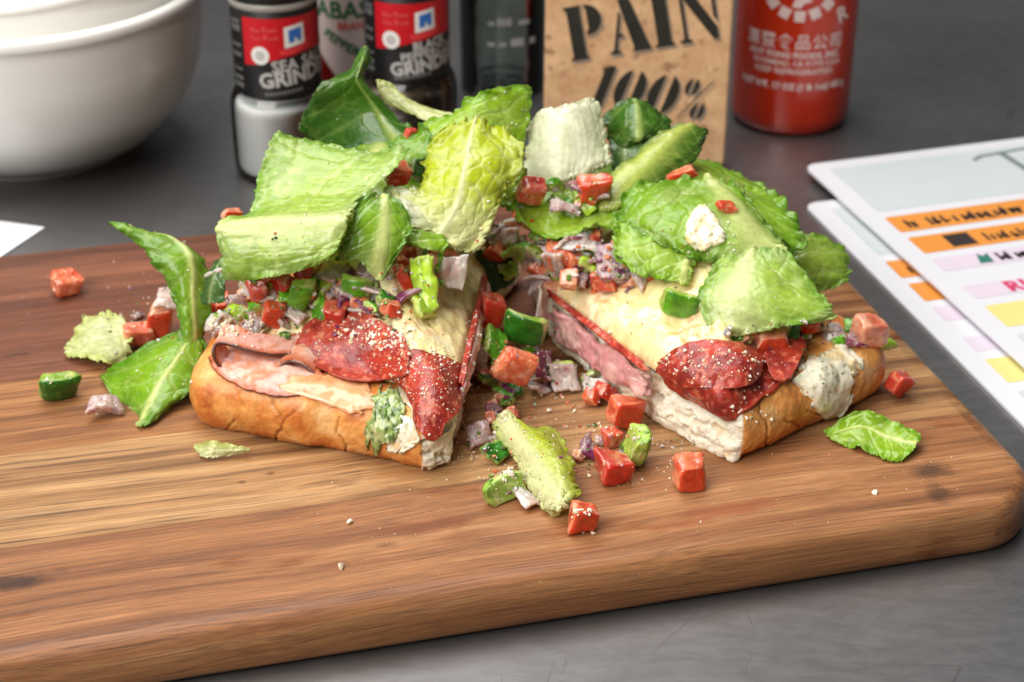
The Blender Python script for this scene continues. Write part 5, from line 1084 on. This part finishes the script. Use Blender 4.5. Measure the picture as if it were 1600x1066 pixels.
def pepper_lump(label, pos, size, rot, seed, tone=0, group='diced green pepper', board=False):
    """a knife-cut chunk of pepper wall: dark skin outside, pale flesh on the cut sides, slightly bent"""
    sz = np.array([size[0], max(.5, size[1] * .55), size[2]]); V, F, U = cube_blob(tuple(sz), seed, 5.5, 17, .08)
    V[:, 1] += .55 * (V[:, 0] ** 2) / sz[0] + .2 * (V[:, 2] ** 2) / sz[2]
    o_ = lin([(38, 94, 22), (78, 134, 26), (140, 164, 46), (24, 68, 20)][tone]); i_ = lin([(138, 168, 66), (156, 182, 74), (190, 200, 100), (88, 124, 48)][tone])
    n = fbm(V * 2.5 + seed, seed, 3); m = fbm(V * 7 + seed, seed + 2, 2); c = mixc(o_, o_ * 1.6, sstep(-.3, .5, n)); c = mixc(c, i_, sstep(.25, .6, m) * .25)
    cc = mixc(i_, lin((204, 210, 132)), sstep(-.1, .5, n)); cc = mixc(cc, o_ * 1.6, sstep(.1, .5, -m) * .4)
    flesh = sstep(-.86, -.60, U[:, 1]); c = mixc(c, cc, flesh)
    return piece('pepper_piece', label, 'green pepper', V, F, pepper_m, c, pos, rot, group, board)
def onion(label, pos, R, ang, L, rot, seed, purple=.4, th=.16, group='diced onion', board=False, grey=0):
    V, F, u, v, rim = arc_piece(R * 1.3, math.radians(ang * .75), L, th * .8, seed, .12, .4)
    n = fbm(V * 2.2 + seed, seed, 3); n0 = len(u)
    c = mixc(lin((226, 212, 200)), lin((194, 168, 158)), sstep(-.3, .5, n)); c = c * (1 - .3 * grey)
    st = np.abs(np.sin(np.concatenate([u, u]) * 16 + 2 * n)) ** 6; c = mixc(c, lin((176, 140, 140)), st * .35)
    k = np.clip(purple * (sstep(.15, -.25, n) + (np.arange(len(V)) < n0) * .6 + .5 * (1 - sstep(0, .2, np.concatenate([rim, rim])))), 0, 1); c = mixc(c, lin((112, 44, 84)), k)
    return piece('onion_piece', label, 'onion', V, F, onion_m, c, pos, rot, group, board)
gl = 'vegetables on the sandwich half with the folded ham'; gr = 'vegetables on the sandwich half with the cheese side'; gm = 'vegetables spilled between the halves'; gb = 'vegetables fallen at the far end of the board'
# front band of the half with the folded ham
tomato('square red tomato cube at the front above the salami slice', (438, 502, 's', .45), (1.15, .9, 1.15), (20, 10, 8), 101, 1, gl)
tomato('small red tomato cube at the end above the ham fold', (329, 490, 's', .3), (.75, .7, .7), (10, 20, 40), 102, 2, gl)
tomato('pale tomato cube between red tomato and the sandwich end', (392, 482, 's', .4), (1.0, .8, .9), (15, -10, 30), 103, 3, gl)
tomato('flat red tomato wedge under the bright green pepper', (530, 497, 's', .3), (1.15, .9, .55), (25, 5, -10), 104, 2, gl)
tomato('dark red tomato bit under the folded pale leaf', (402, 452, 57.6), (.9, .8, .9), (20, 0, 15), 105, 2, gl)
tomato('soft tomato bit beside the pale pepper strip', (617, 494, 's', .3), (.8, .7, .7), (0, 20, 20), 106, 3, gl)
tomato('narrow tomato sliver behind the long pepper strip', (634, 440, 57.9), (.6, .7, 1.6), (0, -25, 10), 107, 1, gl)
tomato('tomato bit near the little yellow leaf', (628, 408, 58.4), (.5, .5, .5), (0, -25, 10), 108, 1, gl)
pepper_lump('green pepper piece under the front edge of the folded leaf', (471, 462, 57.2), (1.0, 0.8, 1.2), (10, 20, 20), 111, 1, gl)
pepper_lump('bright green pepper piece in the middle of the front band', (553, 455, 57.4), (1.25, 0.9, 1.05), (10, 5, -10), 112, 1, gl)
pepper('dark green pepper piece next to the bright green one', (605, 465, 57.2), .7, 120, .9, (30, 30, 100), 113, 0, group=gl)
pepper('long yellow green pepper strip standing upright', (664, 446, 57.3), .55, 120, 2.5, (62, -8, -14), 114, 2, group=gl)
pepper('pale green pepper strip lying on the cheese', (650, 484, 's', .35), .7, 110, 1.4, (35, 30, 40), 115, 2, group=gl)
onion('pale onion piece behind the green pepper', (505, 458, 57.9), .9, 90, 1.3, (50, 0, 20), 121, .15, group=gl, grey=.4)
onion('greyish onion piece with purple rim above the salami', (578, 486, 's', .35), .7, 120, 1.1, (30, 20, 60), 122, .5, group=gl, grey=.5)
onion('white onion piece at the cut edge beside the pepper strip', (703, 430, 58.2), .9, 70, 1.7, (75, 0, -10), 123, .08, group=gl)
onion('shadowed onion piece below the small green leaf', (525, 430, 58.0), .8, 100, 1.2, (40, 0, 50), 124, .2, group=gl, grey=.5)
onion('pink onion strip at the sandwich end', (342, 487, 's', .35), .8, 80, 1.4, (25, 10, -50), 125, .35, group=gl)
onion('lilac onion piece by the dark leaf', (366, 466, 57.4), .6, 120, .9, (40, 10, 30), 126, .3, group=gl)
onion('onion bit at the sandwich end below the pink strip', (335, 512, 's', .25), .6, 100, .9, (25, 10, 20), 127, .15, group=gl, grey=.2)
# on the lettuce
tomato('wet tomato cube between the folded leaf and the yellow leaf', (622, 270, 61.2), (1.3, 1.0, 1.1), (10, 15, 30), 131, 1, gl)
tomato('tiny tomato bit above the wet tomato cube', (643, 208, 63.6), (.5, .5, .6), (10, 15, 30), 132, 2, gl)
pepper('shadowed pepper slice beside the wet tomato cube', (654, 262, 61.6), .8, 100, 1.2, (80, 20, 60), 133, 3, group=gl)
tomato('tomato bit peeking out behind the folded leaf corner', (362, 336, 60.5), (.8, .6, .6), (10, 15, 30), 134, 3, gl)
tomato('deep red tomato cube in the cupped leaf', (827, 298, 61.9), (1.25, 1.1, 1.25), (15, 20, 25), 141, 2, gr)
tomato('orange red tomato cube in the cupped leaf beside the stem', (930, 290, 62.0), (1.35, 1.0, 1.15), (15, -5, 12), 142, 1, gr)
onion('cooked onion slice between the two tomato cubes', (884, 319, 61.5), 1.2, 70, .9, (20, 5, 10), 143, .3, group=gr, grey=.3)
onion('purple onion bit behind the cooked onion slice', (903, 290, 62.0), .6, 110, .8, (30, 20, 40), 144, .6, group=gr, grey=.3)
pepper('small green pepper ring between the tomato cubes', (868, 284, 62.2), .4, 200, .6, (30, 10, 40), 145, 1, group=gr, th=.2)
tomato('tomato strip behind the blistered leaf', (1062, 274, 63.4), (1.4, .6, .5), (0, -15, 20), 146, 1, gr)
# front of the cheese side half
onion('translucent onion slice under the cupped leaf', (905, 376, 60.6), 1.3, 80, 1.2, (20, 0, 5), 151, .1, group=gr, grey=.2)
onion('thin onion strip leaning beside the dark gap', (862, 396, 60.6), .9, 60, .45, (40, 40, -40), 152, .1, group=gr, th=.2)
tomato('tomato cube beside the white and purple onion', (893, 416, 60.4), (.95, .9, 1.4), (10, 5, 20), 153, 1, gr)
onion('white and purple onion chunk on the cheese', (958, 412, 59.8), 1.1, 90, 1.5, (35, 5, 10), 154, .45, group=gr, th=.3)
onion('onion bit under the wavy leaf', (1010, 440, 's', .25), .7, 90, 1.0, (20, 5, 40), 155, .15, group=gr, grey=.2)
pepper_lump('rounded green pepper lump on the cheese', (1064, 486, 's', .45), (1.5, 1.1, 1.25), (10, 10, -10), 156, 1, gr)
tomato('peach coloured tomato cube on the salami', (1192, 532, 's', .4), (1.4, .9, .9), (15, 0, 10), 157, 3, gr)
tomato('bright tomato bit under the draped leaf corner', (1252, 512, 's', .35), (.8, .6, .7), (15, 0, 10), 158, 2, gr)
pepper('thin green pepper sliver beside the peach tomato', (1232, 522, 's', .5), .5, 70, 1.1, (75, 10, 10), 159, 0, th=.12, group=gr)
onion('pale onion chunk above the herb sauce', (1288, 518, 's', .4), .8, 90, 1.2, (25, 5, 20), 160, .1, group=gr, th=.3)
onion('purple edged onion slice beside the herb sauce', (1340, 536, 's', .3), .9, 80, 1.1, (20, 15, 30), 161, .8, group=gr)
tomato('wet pink tomato cube at the end of the cheese side half', (1358, 517, 57.9), (1.4, 1.1, 1.1), (10, 10, 20), 162, 3, gr)
pepper('green pepper bit below the wet pink tomato', (1384, 538, 58.4), .5, 90, .7, (20, 10, 20), 163, 2, group=gr)
tomato('red tomato wedge on the board beyond the crust end', (1404, 600), (1.0, .9, 1.0), (10, 25, 35), 164, 2, gb, board=True)
# gap between the halves
pepper('dark green pepper deep in the gap', (782, 424, 63.0), .9, 140, 1.9, (70, 0, 20), 171, 3, group=gm)
tomato('dark red tomato cube in the gap', (767, 490, 59.3), (1.05, 1.0, 1.7), (5, 8, 20), 172, 2, gm)
pepper_lump('large glossy dark green pepper chunk in the gap', (812, 514, 58.6), (1.6, 1.0, 1.5), (10, 15, -20), 173, 0, gm)
pepper('pepper chunk under the glossy one', (775, 540, 58.0), .8, 130, 1.2, (40, -25, 70), 174, 1, group=gm)
onion('onion scrap against the bread in the gap', (752, 560), .7, 90, 1.3, (70, 10, 30), 175, .1, group=gm, board=True)
onion('onion slice standing behind the glossy pepper', (848, 480, 60.4), .9, 80, 1.6, (80, 20, 60), 176, .1, group=gm, grey=.3)
tomato('bright red tilted tomato slab between the halves', (803, 574, 56.7), (1.7, .8, 1.6), (15, 28, 12), 177, 1, gm)
onion('purple onion wedge behind the red tomato slab', (845, 578), .7, 90, 1.3, (70, 20, 60), 178, 1.0, th=.25, group=gm, board=True)
onion('white onion slice leaning on the cut bread', (888, 596), 1.0, 70, 1.5, (45, 15, 30), 179, .08, group=gm, board=True, th=.2)
onion('translucent onion slice next to the cut bread', (932, 602), 1.0, 80, 1.7, (50, -10, -25), 180, .05, group=gm, board=True, th=.2)
onion('small purple onion bit above the ruffled stem', (776, 640), .55, 110, .9, (20, 10, 20), 181, 1.0, group=gm, board=True, th=.25)
pepper('green pepper sliver above the purple onion bit', (793, 616), .6, 60, 1.2, (10, 10, 60), 182, 1, group=gm, board=True, th=.15)
onion('pink onion bit left of the ruffled stem', (756, 674), .6, 110, 1.0, (30, 10, 20), 183, .35, group=gm, board=True, th=.25)
pepper('dark pepper piece hidden under the ruffled stem', (780, 705), .7, 110, 1.1, (40, 10, 40), 184, 0, group=gm, board=True)
pepper_lump('green and white pepper piece at the front of the spill', (784, 758), (1.4, 1.0, 1.0), (10, 10, -150), 185, 0, gm, board=True)
onion('pale onion piece beneath the ruffled stem', (826, 775), .8, 80, 1.2, (10, 10, 30), 186, .1, group=gm, board=True)
tomato('large tomato chunk tucked under the cut bread', (980, 645), (1.8, 1.0, 1.3), (10, 15, 25), 187, 1, gm, board=True)
tomato('red tomato cube with herb fleck in front of the green pepper', (957, 728), (1.35, 1.2, 1.25), (8, 5, 20), 188, 2, gm, board=True)
tomato('small red tomato bit behind the herb flecked cube', (955, 684), (.8, .8, .8), (8, 5, 20), 189, 2, gm, board=True)
pepper_lump('rounded green pepper between tomato cubes at the front', (1000, 694), (1.2, 1.1, 1.35), (10, -10, 100), 190, 1, gm, board=True)
onion('purple onion wedge beside the herb flecked tomato', (918, 698), .7, 90, 1.1, (30, 10, 15), 191, .9, group=gm, board=True, th=.25)
onion('white onion crumb beside the purple wedge', (942, 690), .4, 90, .5, (10, 10, 15), 192, .05, group=gm, board=True, th=.25)
tomato('orange red tomato cube in front of the cut bread corner', (1076, 738), (1.35, 1.1, 1.3), (5, -4, 8), 193, 1, gm, board=True)
tomato('frontmost tomato cube topped with a lump of grated cheese', (913, 806), (1.1, 1.0, 1.35), (8, 10, 12), 194, 1, gm, board=True)
# far end of the board
tomato('lone red tomato lump near the far board edge', (100, 441), (1.4, 1.3, 1.1), (10, 15, 35), 201, 1, gb, board=True)
pepper_lump('green pepper chunk beside the pale leaf', (94, 606), (1.6, 1.2, 1.0), (10, 10, 30), 202, 0, gb, board=True)
onion('lilac onion chunk by the point of the broad leaf', (163, 634), .8, 90, 1.0, (15, 10, 20), 203, .3, group=gb, board=True, th=.4)
tomato('tomato cube between the pale leaf and the broad leaf', (216, 520), (1.4, 1.1, 1.0), (10, 10, 30), 204, 3, gb, board=True)
tomato('pale tomato lump behind the long green leaf', (252, 502), (1.2, 1.0, 1.6), (10, 10, 10), 205, 3, gb, board=True)
onion('onion lump behind the long green leaf', (258, 466, 62.0), .7, 130, 1.1, (40, 10, 20), 206, .1, group=gb, th=.3)
onion('purple onion strip beside the tomato cubes', (214, 492), .8, 60, .5, (15, 10, 70), 207, .5, group=gb, board=True)
# loose small dice that fill the salad under the lettuce
def fill_salad(where, group, spots, seed):
    rs = np.random.RandomState(seed)
    for (x0, x1, y0, y1, count, depth, s0, s1) in spots:
        for k in range(count):
            px, py = rs.uniform(x0, x1), rs.uniform(y0, y1); s = rs.uniform(s0, s1); kind = rs.choice(['t', 't', 'o', 'o', 'o', 'p', 'p'])
            bd = depth == 'b'
            pos = (px, py) if bd else (px, py, 's', s * rs.uniform(.1, .5)) if depth is None else (px, py, depth[0] + (depth[1] - depth[0]) * (py - y0) / (y1 - y0 + 1e-6) + rs.uniform(-.25, .25))
            rot = rs.uniform(-50, 50, 3) + np.array([20, 0, rs.uniform(0, 360)]); sd = seed * 1000 + k + int(px)
            if kind == 't':
                tn = int(rs.choice([1, 2, 3, 3])); tomato(loose_label('tomato', pos, s, ['red', 'orange', 'dark red', 'pale'][tn]), pos, tuple(s * rs.uniform(.7, 1.2, 3)), rot, sd, tn, group, bd)
            elif kind == 'o':
                pu = float(rs.choice([.05, .1, .3, .7])); onion(loose_label('onion', pos, s, 'whitish' if pu < .2 else 'lilac' if pu < .5 else 'purple'), pos, s * .8, 90, s * 1.3, rot, sd, pu, .2, group, bd, grey=float(rs.uniform(0, .5)))
            else:
                tn = int(rs.choice([0, 1, 1, 2])); pepper(loose_label('pepper', pos, s, ['dark green', 'green', 'yellow green'][tn]), pos, s * .6, 120, s * 1.1, rot, sd, tn, .25, group, bd)
fill_salad('under the large folded leaf', 'small dice on the half with the folded ham', [(335, 470, 490, 528, 14, None, .5, .9), (335, 520, 440, 500, 22, None, .6, 1.05), (500, 650, 425, 490, 22, None, .6, 1.05), (340, 540, 420, 460, 18, (58.3, 57.6), .7, 1.1), (540, 720, 395, 450, 20, (59.2, 58.0), .6, 1.05), (620, 720, 300, 400, 8, (61.3, 59.4), .7, 1.1)], 7)
fill_salad('under the cupped leaf and blistered leaf', 'small dice on the half with the cheese side', [(865, 1010, 368, 440, 34, (61.2, 59.7), .7, 1.15), (880, 1000, 420, 452, 10, None, .5, .8), (1130, 1330, 505, 540, 16, None, .45, .8), (840, 960, 280, 330, 10, (62.6, 61.6), .4, .7), (960, 1130, 400, 450, 12, (60.2, 59.3), .5, .8)], 8)
fill_salad('hanging over the dark gap', 'small dice over the gap between the halves', [(755, 870, 335, 400, 26, (63.8, 62.6), .6, 1.0), (745, 800, 395, 430, 6, (63.6, 63.0), .6, .9), (830, 880, 395, 450, 10, (62.2, 61.4), .5, .9), (755, 850, 520, 610, 16, 'b', .6, 1.0), (850, 950, 570, 625, 8, 'b', .5, .9), (745, 800, 610, 690, 7, 'b', .4, .7), (900, 1020, 690, 725, 6, 'b', .35, .6)], 9)
# blob of sauce on the blistered leaf
bl = thing('sauce_blob', on_surface(1110, 370, 0), 'blob of white herb sauce with pink bits on the blistered leaf', 'sauce')
sheet('sauce_smear', [[(1072, 340), (1095, 322), (1112, 330)], [(1070, 370), (1098, 362), (1132, 366)], [(1085, 400), (1105, 392), (1142, 380)]], sauce_m, herb_cream_col, bl, .36, lift=.10, wob=.12, ws=4, seed=50, nu=40, nv=34)
tomato('thin tomato bit stuck in the sauce blob', (1135, 328, 's', .15), (.9, .5, .35), (20, 15, 20), 210, 1, gr)

# ================================================================== grated cheese, herb flecks and crumbs
bpy.context.view_layer.update()
DG = bpy.context.evaluated_depsgraph_get()
def cast(px, py):
    d = Vector(ray(px, py)).normalized(); ok, loc, n, idx, ob, _ = sc.ray_cast(DG, Vector(CAM) * CM, d)
    if ok and n.dot(d) > 0: n = -n
    return (np.array(loc) / CM, np.array(n), ob) if ok else None
ICO_V = None
def granule(rs, s):
    global ICO_V
    if ICO_V is None:
        bm = bmesh.new(); bmesh.ops.create_icosphere(bm, subdivisions=1, radius=1.0); bm.verts.index_update()
        ICO_V = (np.array([v.co[:] for v in bm.verts]), [[v.index for v in f.verts] for f in bm.faces]); bm.free()
    v = ICO_V[0] * rs.uniform(.55, 1.25, (len(ICO_V[0]), 1)) * rs.uniform(.6, 1.3, 3)
    return v @ rot_mat(rs.uniform(0, 360, 3)).T * s, ICO_V[1]
def scatter(name, label, cat, regions, mat, colors, seed, flat=1.0, minz=.05):
    rs = np.random.RandomState(seed); V = []; F = []; C = []; b = 0
    for (cx, cy, rx, ry, count, s0, s1) in regions:
        for _ in range(count):
            a = rs.uniform(0, 2 * math.pi); r = math.sqrt(rs.uniform()) ; h = cast(cx + rx * r * math.cos(a), cy + ry * r * math.sin(a))
            if h is None or h[1][2] < minz or h[2].name.startswith(('table', 'spice', 'bowl', 'menu')): continue
            s = s0 * (s1 / s0) ** (rs.uniform() ** 2.2); v, f = granule(rs, s); v[:, 2] *= flat
            V.append(v + h[0] + h[1] * s * .3); F += [[i + b for i in q] for q in f]; b += len(v)
            C.append(np.tile(lin(colors[rs.randint(len(colors))]) * rs.uniform(.9, 1.05), (len(v), 1)))
    o = link_mesh(name, np.concatenate(V), F, mat, None, np.concatenate(C), smooth=False); o['kind'] = 'stuff'; tag(o, label, cat); return o
VG = [(190, 60, 36), (214, 120, 84), (90, 130, 40), (60, 96, 34), (224, 208, 196), (206, 186, 176), (120, 60, 92), (226, 190, 140)]
scatter('vegetable_shreds', 'tiny wet shreds of tomato, onion and pepper among the spilled dice', 'shreds', [
    (800, 560, 60, 60, 50, .04, .13), (790, 690, 70, 80, 60, .04, .14), (960, 700, 110, 50, 60, .04, .13), (890, 600, 70, 50, 30, .04, .12), (760, 620, 40, 60, 30, .04, .11), (480, 490, 150, 40, 90, .05, .16), (620, 470, 70, 50, 50, .05, .14), (920, 410, 60, 40, 60, .05, .16), (800, 380, 60, 50, 40, .05, .16), (1230, 525, 100, 25, 40, .05, .13), (220, 510, 60, 60, 24, .04, .11), (900, 310, 60, 30, 24, .04, .11)], tomato_m, VG, 15, .7)
CH = [(244, 232, 208), (250, 242, 224), (236, 216, 178)]
scatter('grated_cheese', 'fine grated cheese scattered over the sandwich, salad and board', 'grated cheese', [
    (585, 518, 62, 30, 240, .012, .09), (560, 540, 85, 45, 170, .010, .05), (640, 560, 60, 40, 200, .011, .075), (665, 600, 45, 50, 90, .010, .05), (600, 525, 50, 22, 60, .05, .10), (370, 505, 45, 25, 90, .03, .10), (345, 512, 20, 16, 45, .04, .11), (665, 580, 50, 50, 130, .02, .06), (440, 535, 80, 20, 50, .02, .06),
    (500, 300, 110, 90, 60, .02, .06), (720, 260, 90, 90, 70, .02, .055), (240, 560, 90, 90, 70, .02, .06), (250, 430, 80, 70, 30, .02, .055), (560, 180, 80, 60, 16, .025, .055), (800, 160, 40, 40, 18, .02, .05),
    (1130, 580, 110, 35, 170, .011, .075), (1110, 565, 80, 20, 60, .03, .085), (1060, 540, 60, 40, 60, .02, .07), (1180, 640, 40, 30, 24, .03, .10), (1000, 470, 90, 50, 40, .02, .05), (1110, 380, 40, 50, 46, .03, .08), (1200, 440, 90, 60, 36, .015, .04), (880, 300, 90, 40, 90, .02, .06), (870, 230, 60, 60, 12, .02, .04), (1300, 550, 60, 50, 30, .02, .05),
    (800, 540, 60, 50, 60, .02, .06), (820, 700, 90, 80, 130, .02, .06), (980, 710, 120, 50, 110, .02, .06), (915, 815, 22, 22, 46, .05, .12), (870, 590, 90, 60, 36, .02, .06), (790, 742, 18, 12, 10, .06, .12),
    (100, 440, 26, 22, 20, .03, .06), (93, 610, 30, 24, 16, .03, .08), (163, 634, 22, 18, 16, .03, .06), (150, 520, 140, 110, 26, .015, .04), (700, 640, 40, 90, 70, .02, .05), (740, 560, 20, 90, 70, .03, .08),
    (560, 780, 160, 70, 40, .012, .035), (1160, 760, 200, 80, 36, .012, .035), (600, 900, 400, 100, 22, .012, .03), (1450, 720, 90, 60, 16, .015, .035)], parm_m, CH, 5)
scatter('herb_flecks', 'dry green and red seasoning flecks on the salad and sauces', 'herbs', [
    (480, 400, 130, 60, 22, .02, .05), (870, 310, 90, 40, 26, .02, .05), (1090, 360, 60, 50, 20, .02, .05), (1290, 580, 55, 45, 40, .02, .055), (980, 480, 100, 60, 40, .02, .05), (1140, 590, 90, 30, 26, .02, .05), (560, 560, 110, 50, 26, .015, .04), (850, 700, 120, 80, 30, .02, .05), (440, 370, 20, 8, 3, .05, .10), (700, 480, 60, 80, 24, .02, .05), (900, 590, 60, 40, 12, .03, .06)],
    herb_m, [(70, 92, 40), (90, 104, 52), (150, 54, 28), (196, 96, 34), (60, 74, 34)], 6, .5)
# single larger crumbs lying on the board
rs = np.random.RandomState(9)
for lab_, px, py, s in (('white cheese crumb alone on the front plank', 533, 888, .17), ('white cheese crumb near the oil stain', 547, 817, .09), ('pale crumb near the board corner', 1367, 772, .10), ('grey white crumb in the middle of the board', 858, 644, .13), ('pale crumb beside the grey white one', 898, 644, .10), ('cheese crumb on the pepper piece of the front spill', 797, 741, .17), ('pale crumb beside the cut bread in front', 955, 520, .10)):
    v, f = granule(rs, s); h = cast(px, py); v = v + h[0] + h[1] * s * .6
    o = link_mesh('cheese_crumb', v, f, parm_m, None, np.tile(lin((240, 228, 204)), (len(v), 1)), smooth=False); tag(o, lab_, 'crumb', 'larger crumbs')
for o in list(sc.objects):
    for k in ('_o', '_r'):
        if k in o.keys(): del o[k]
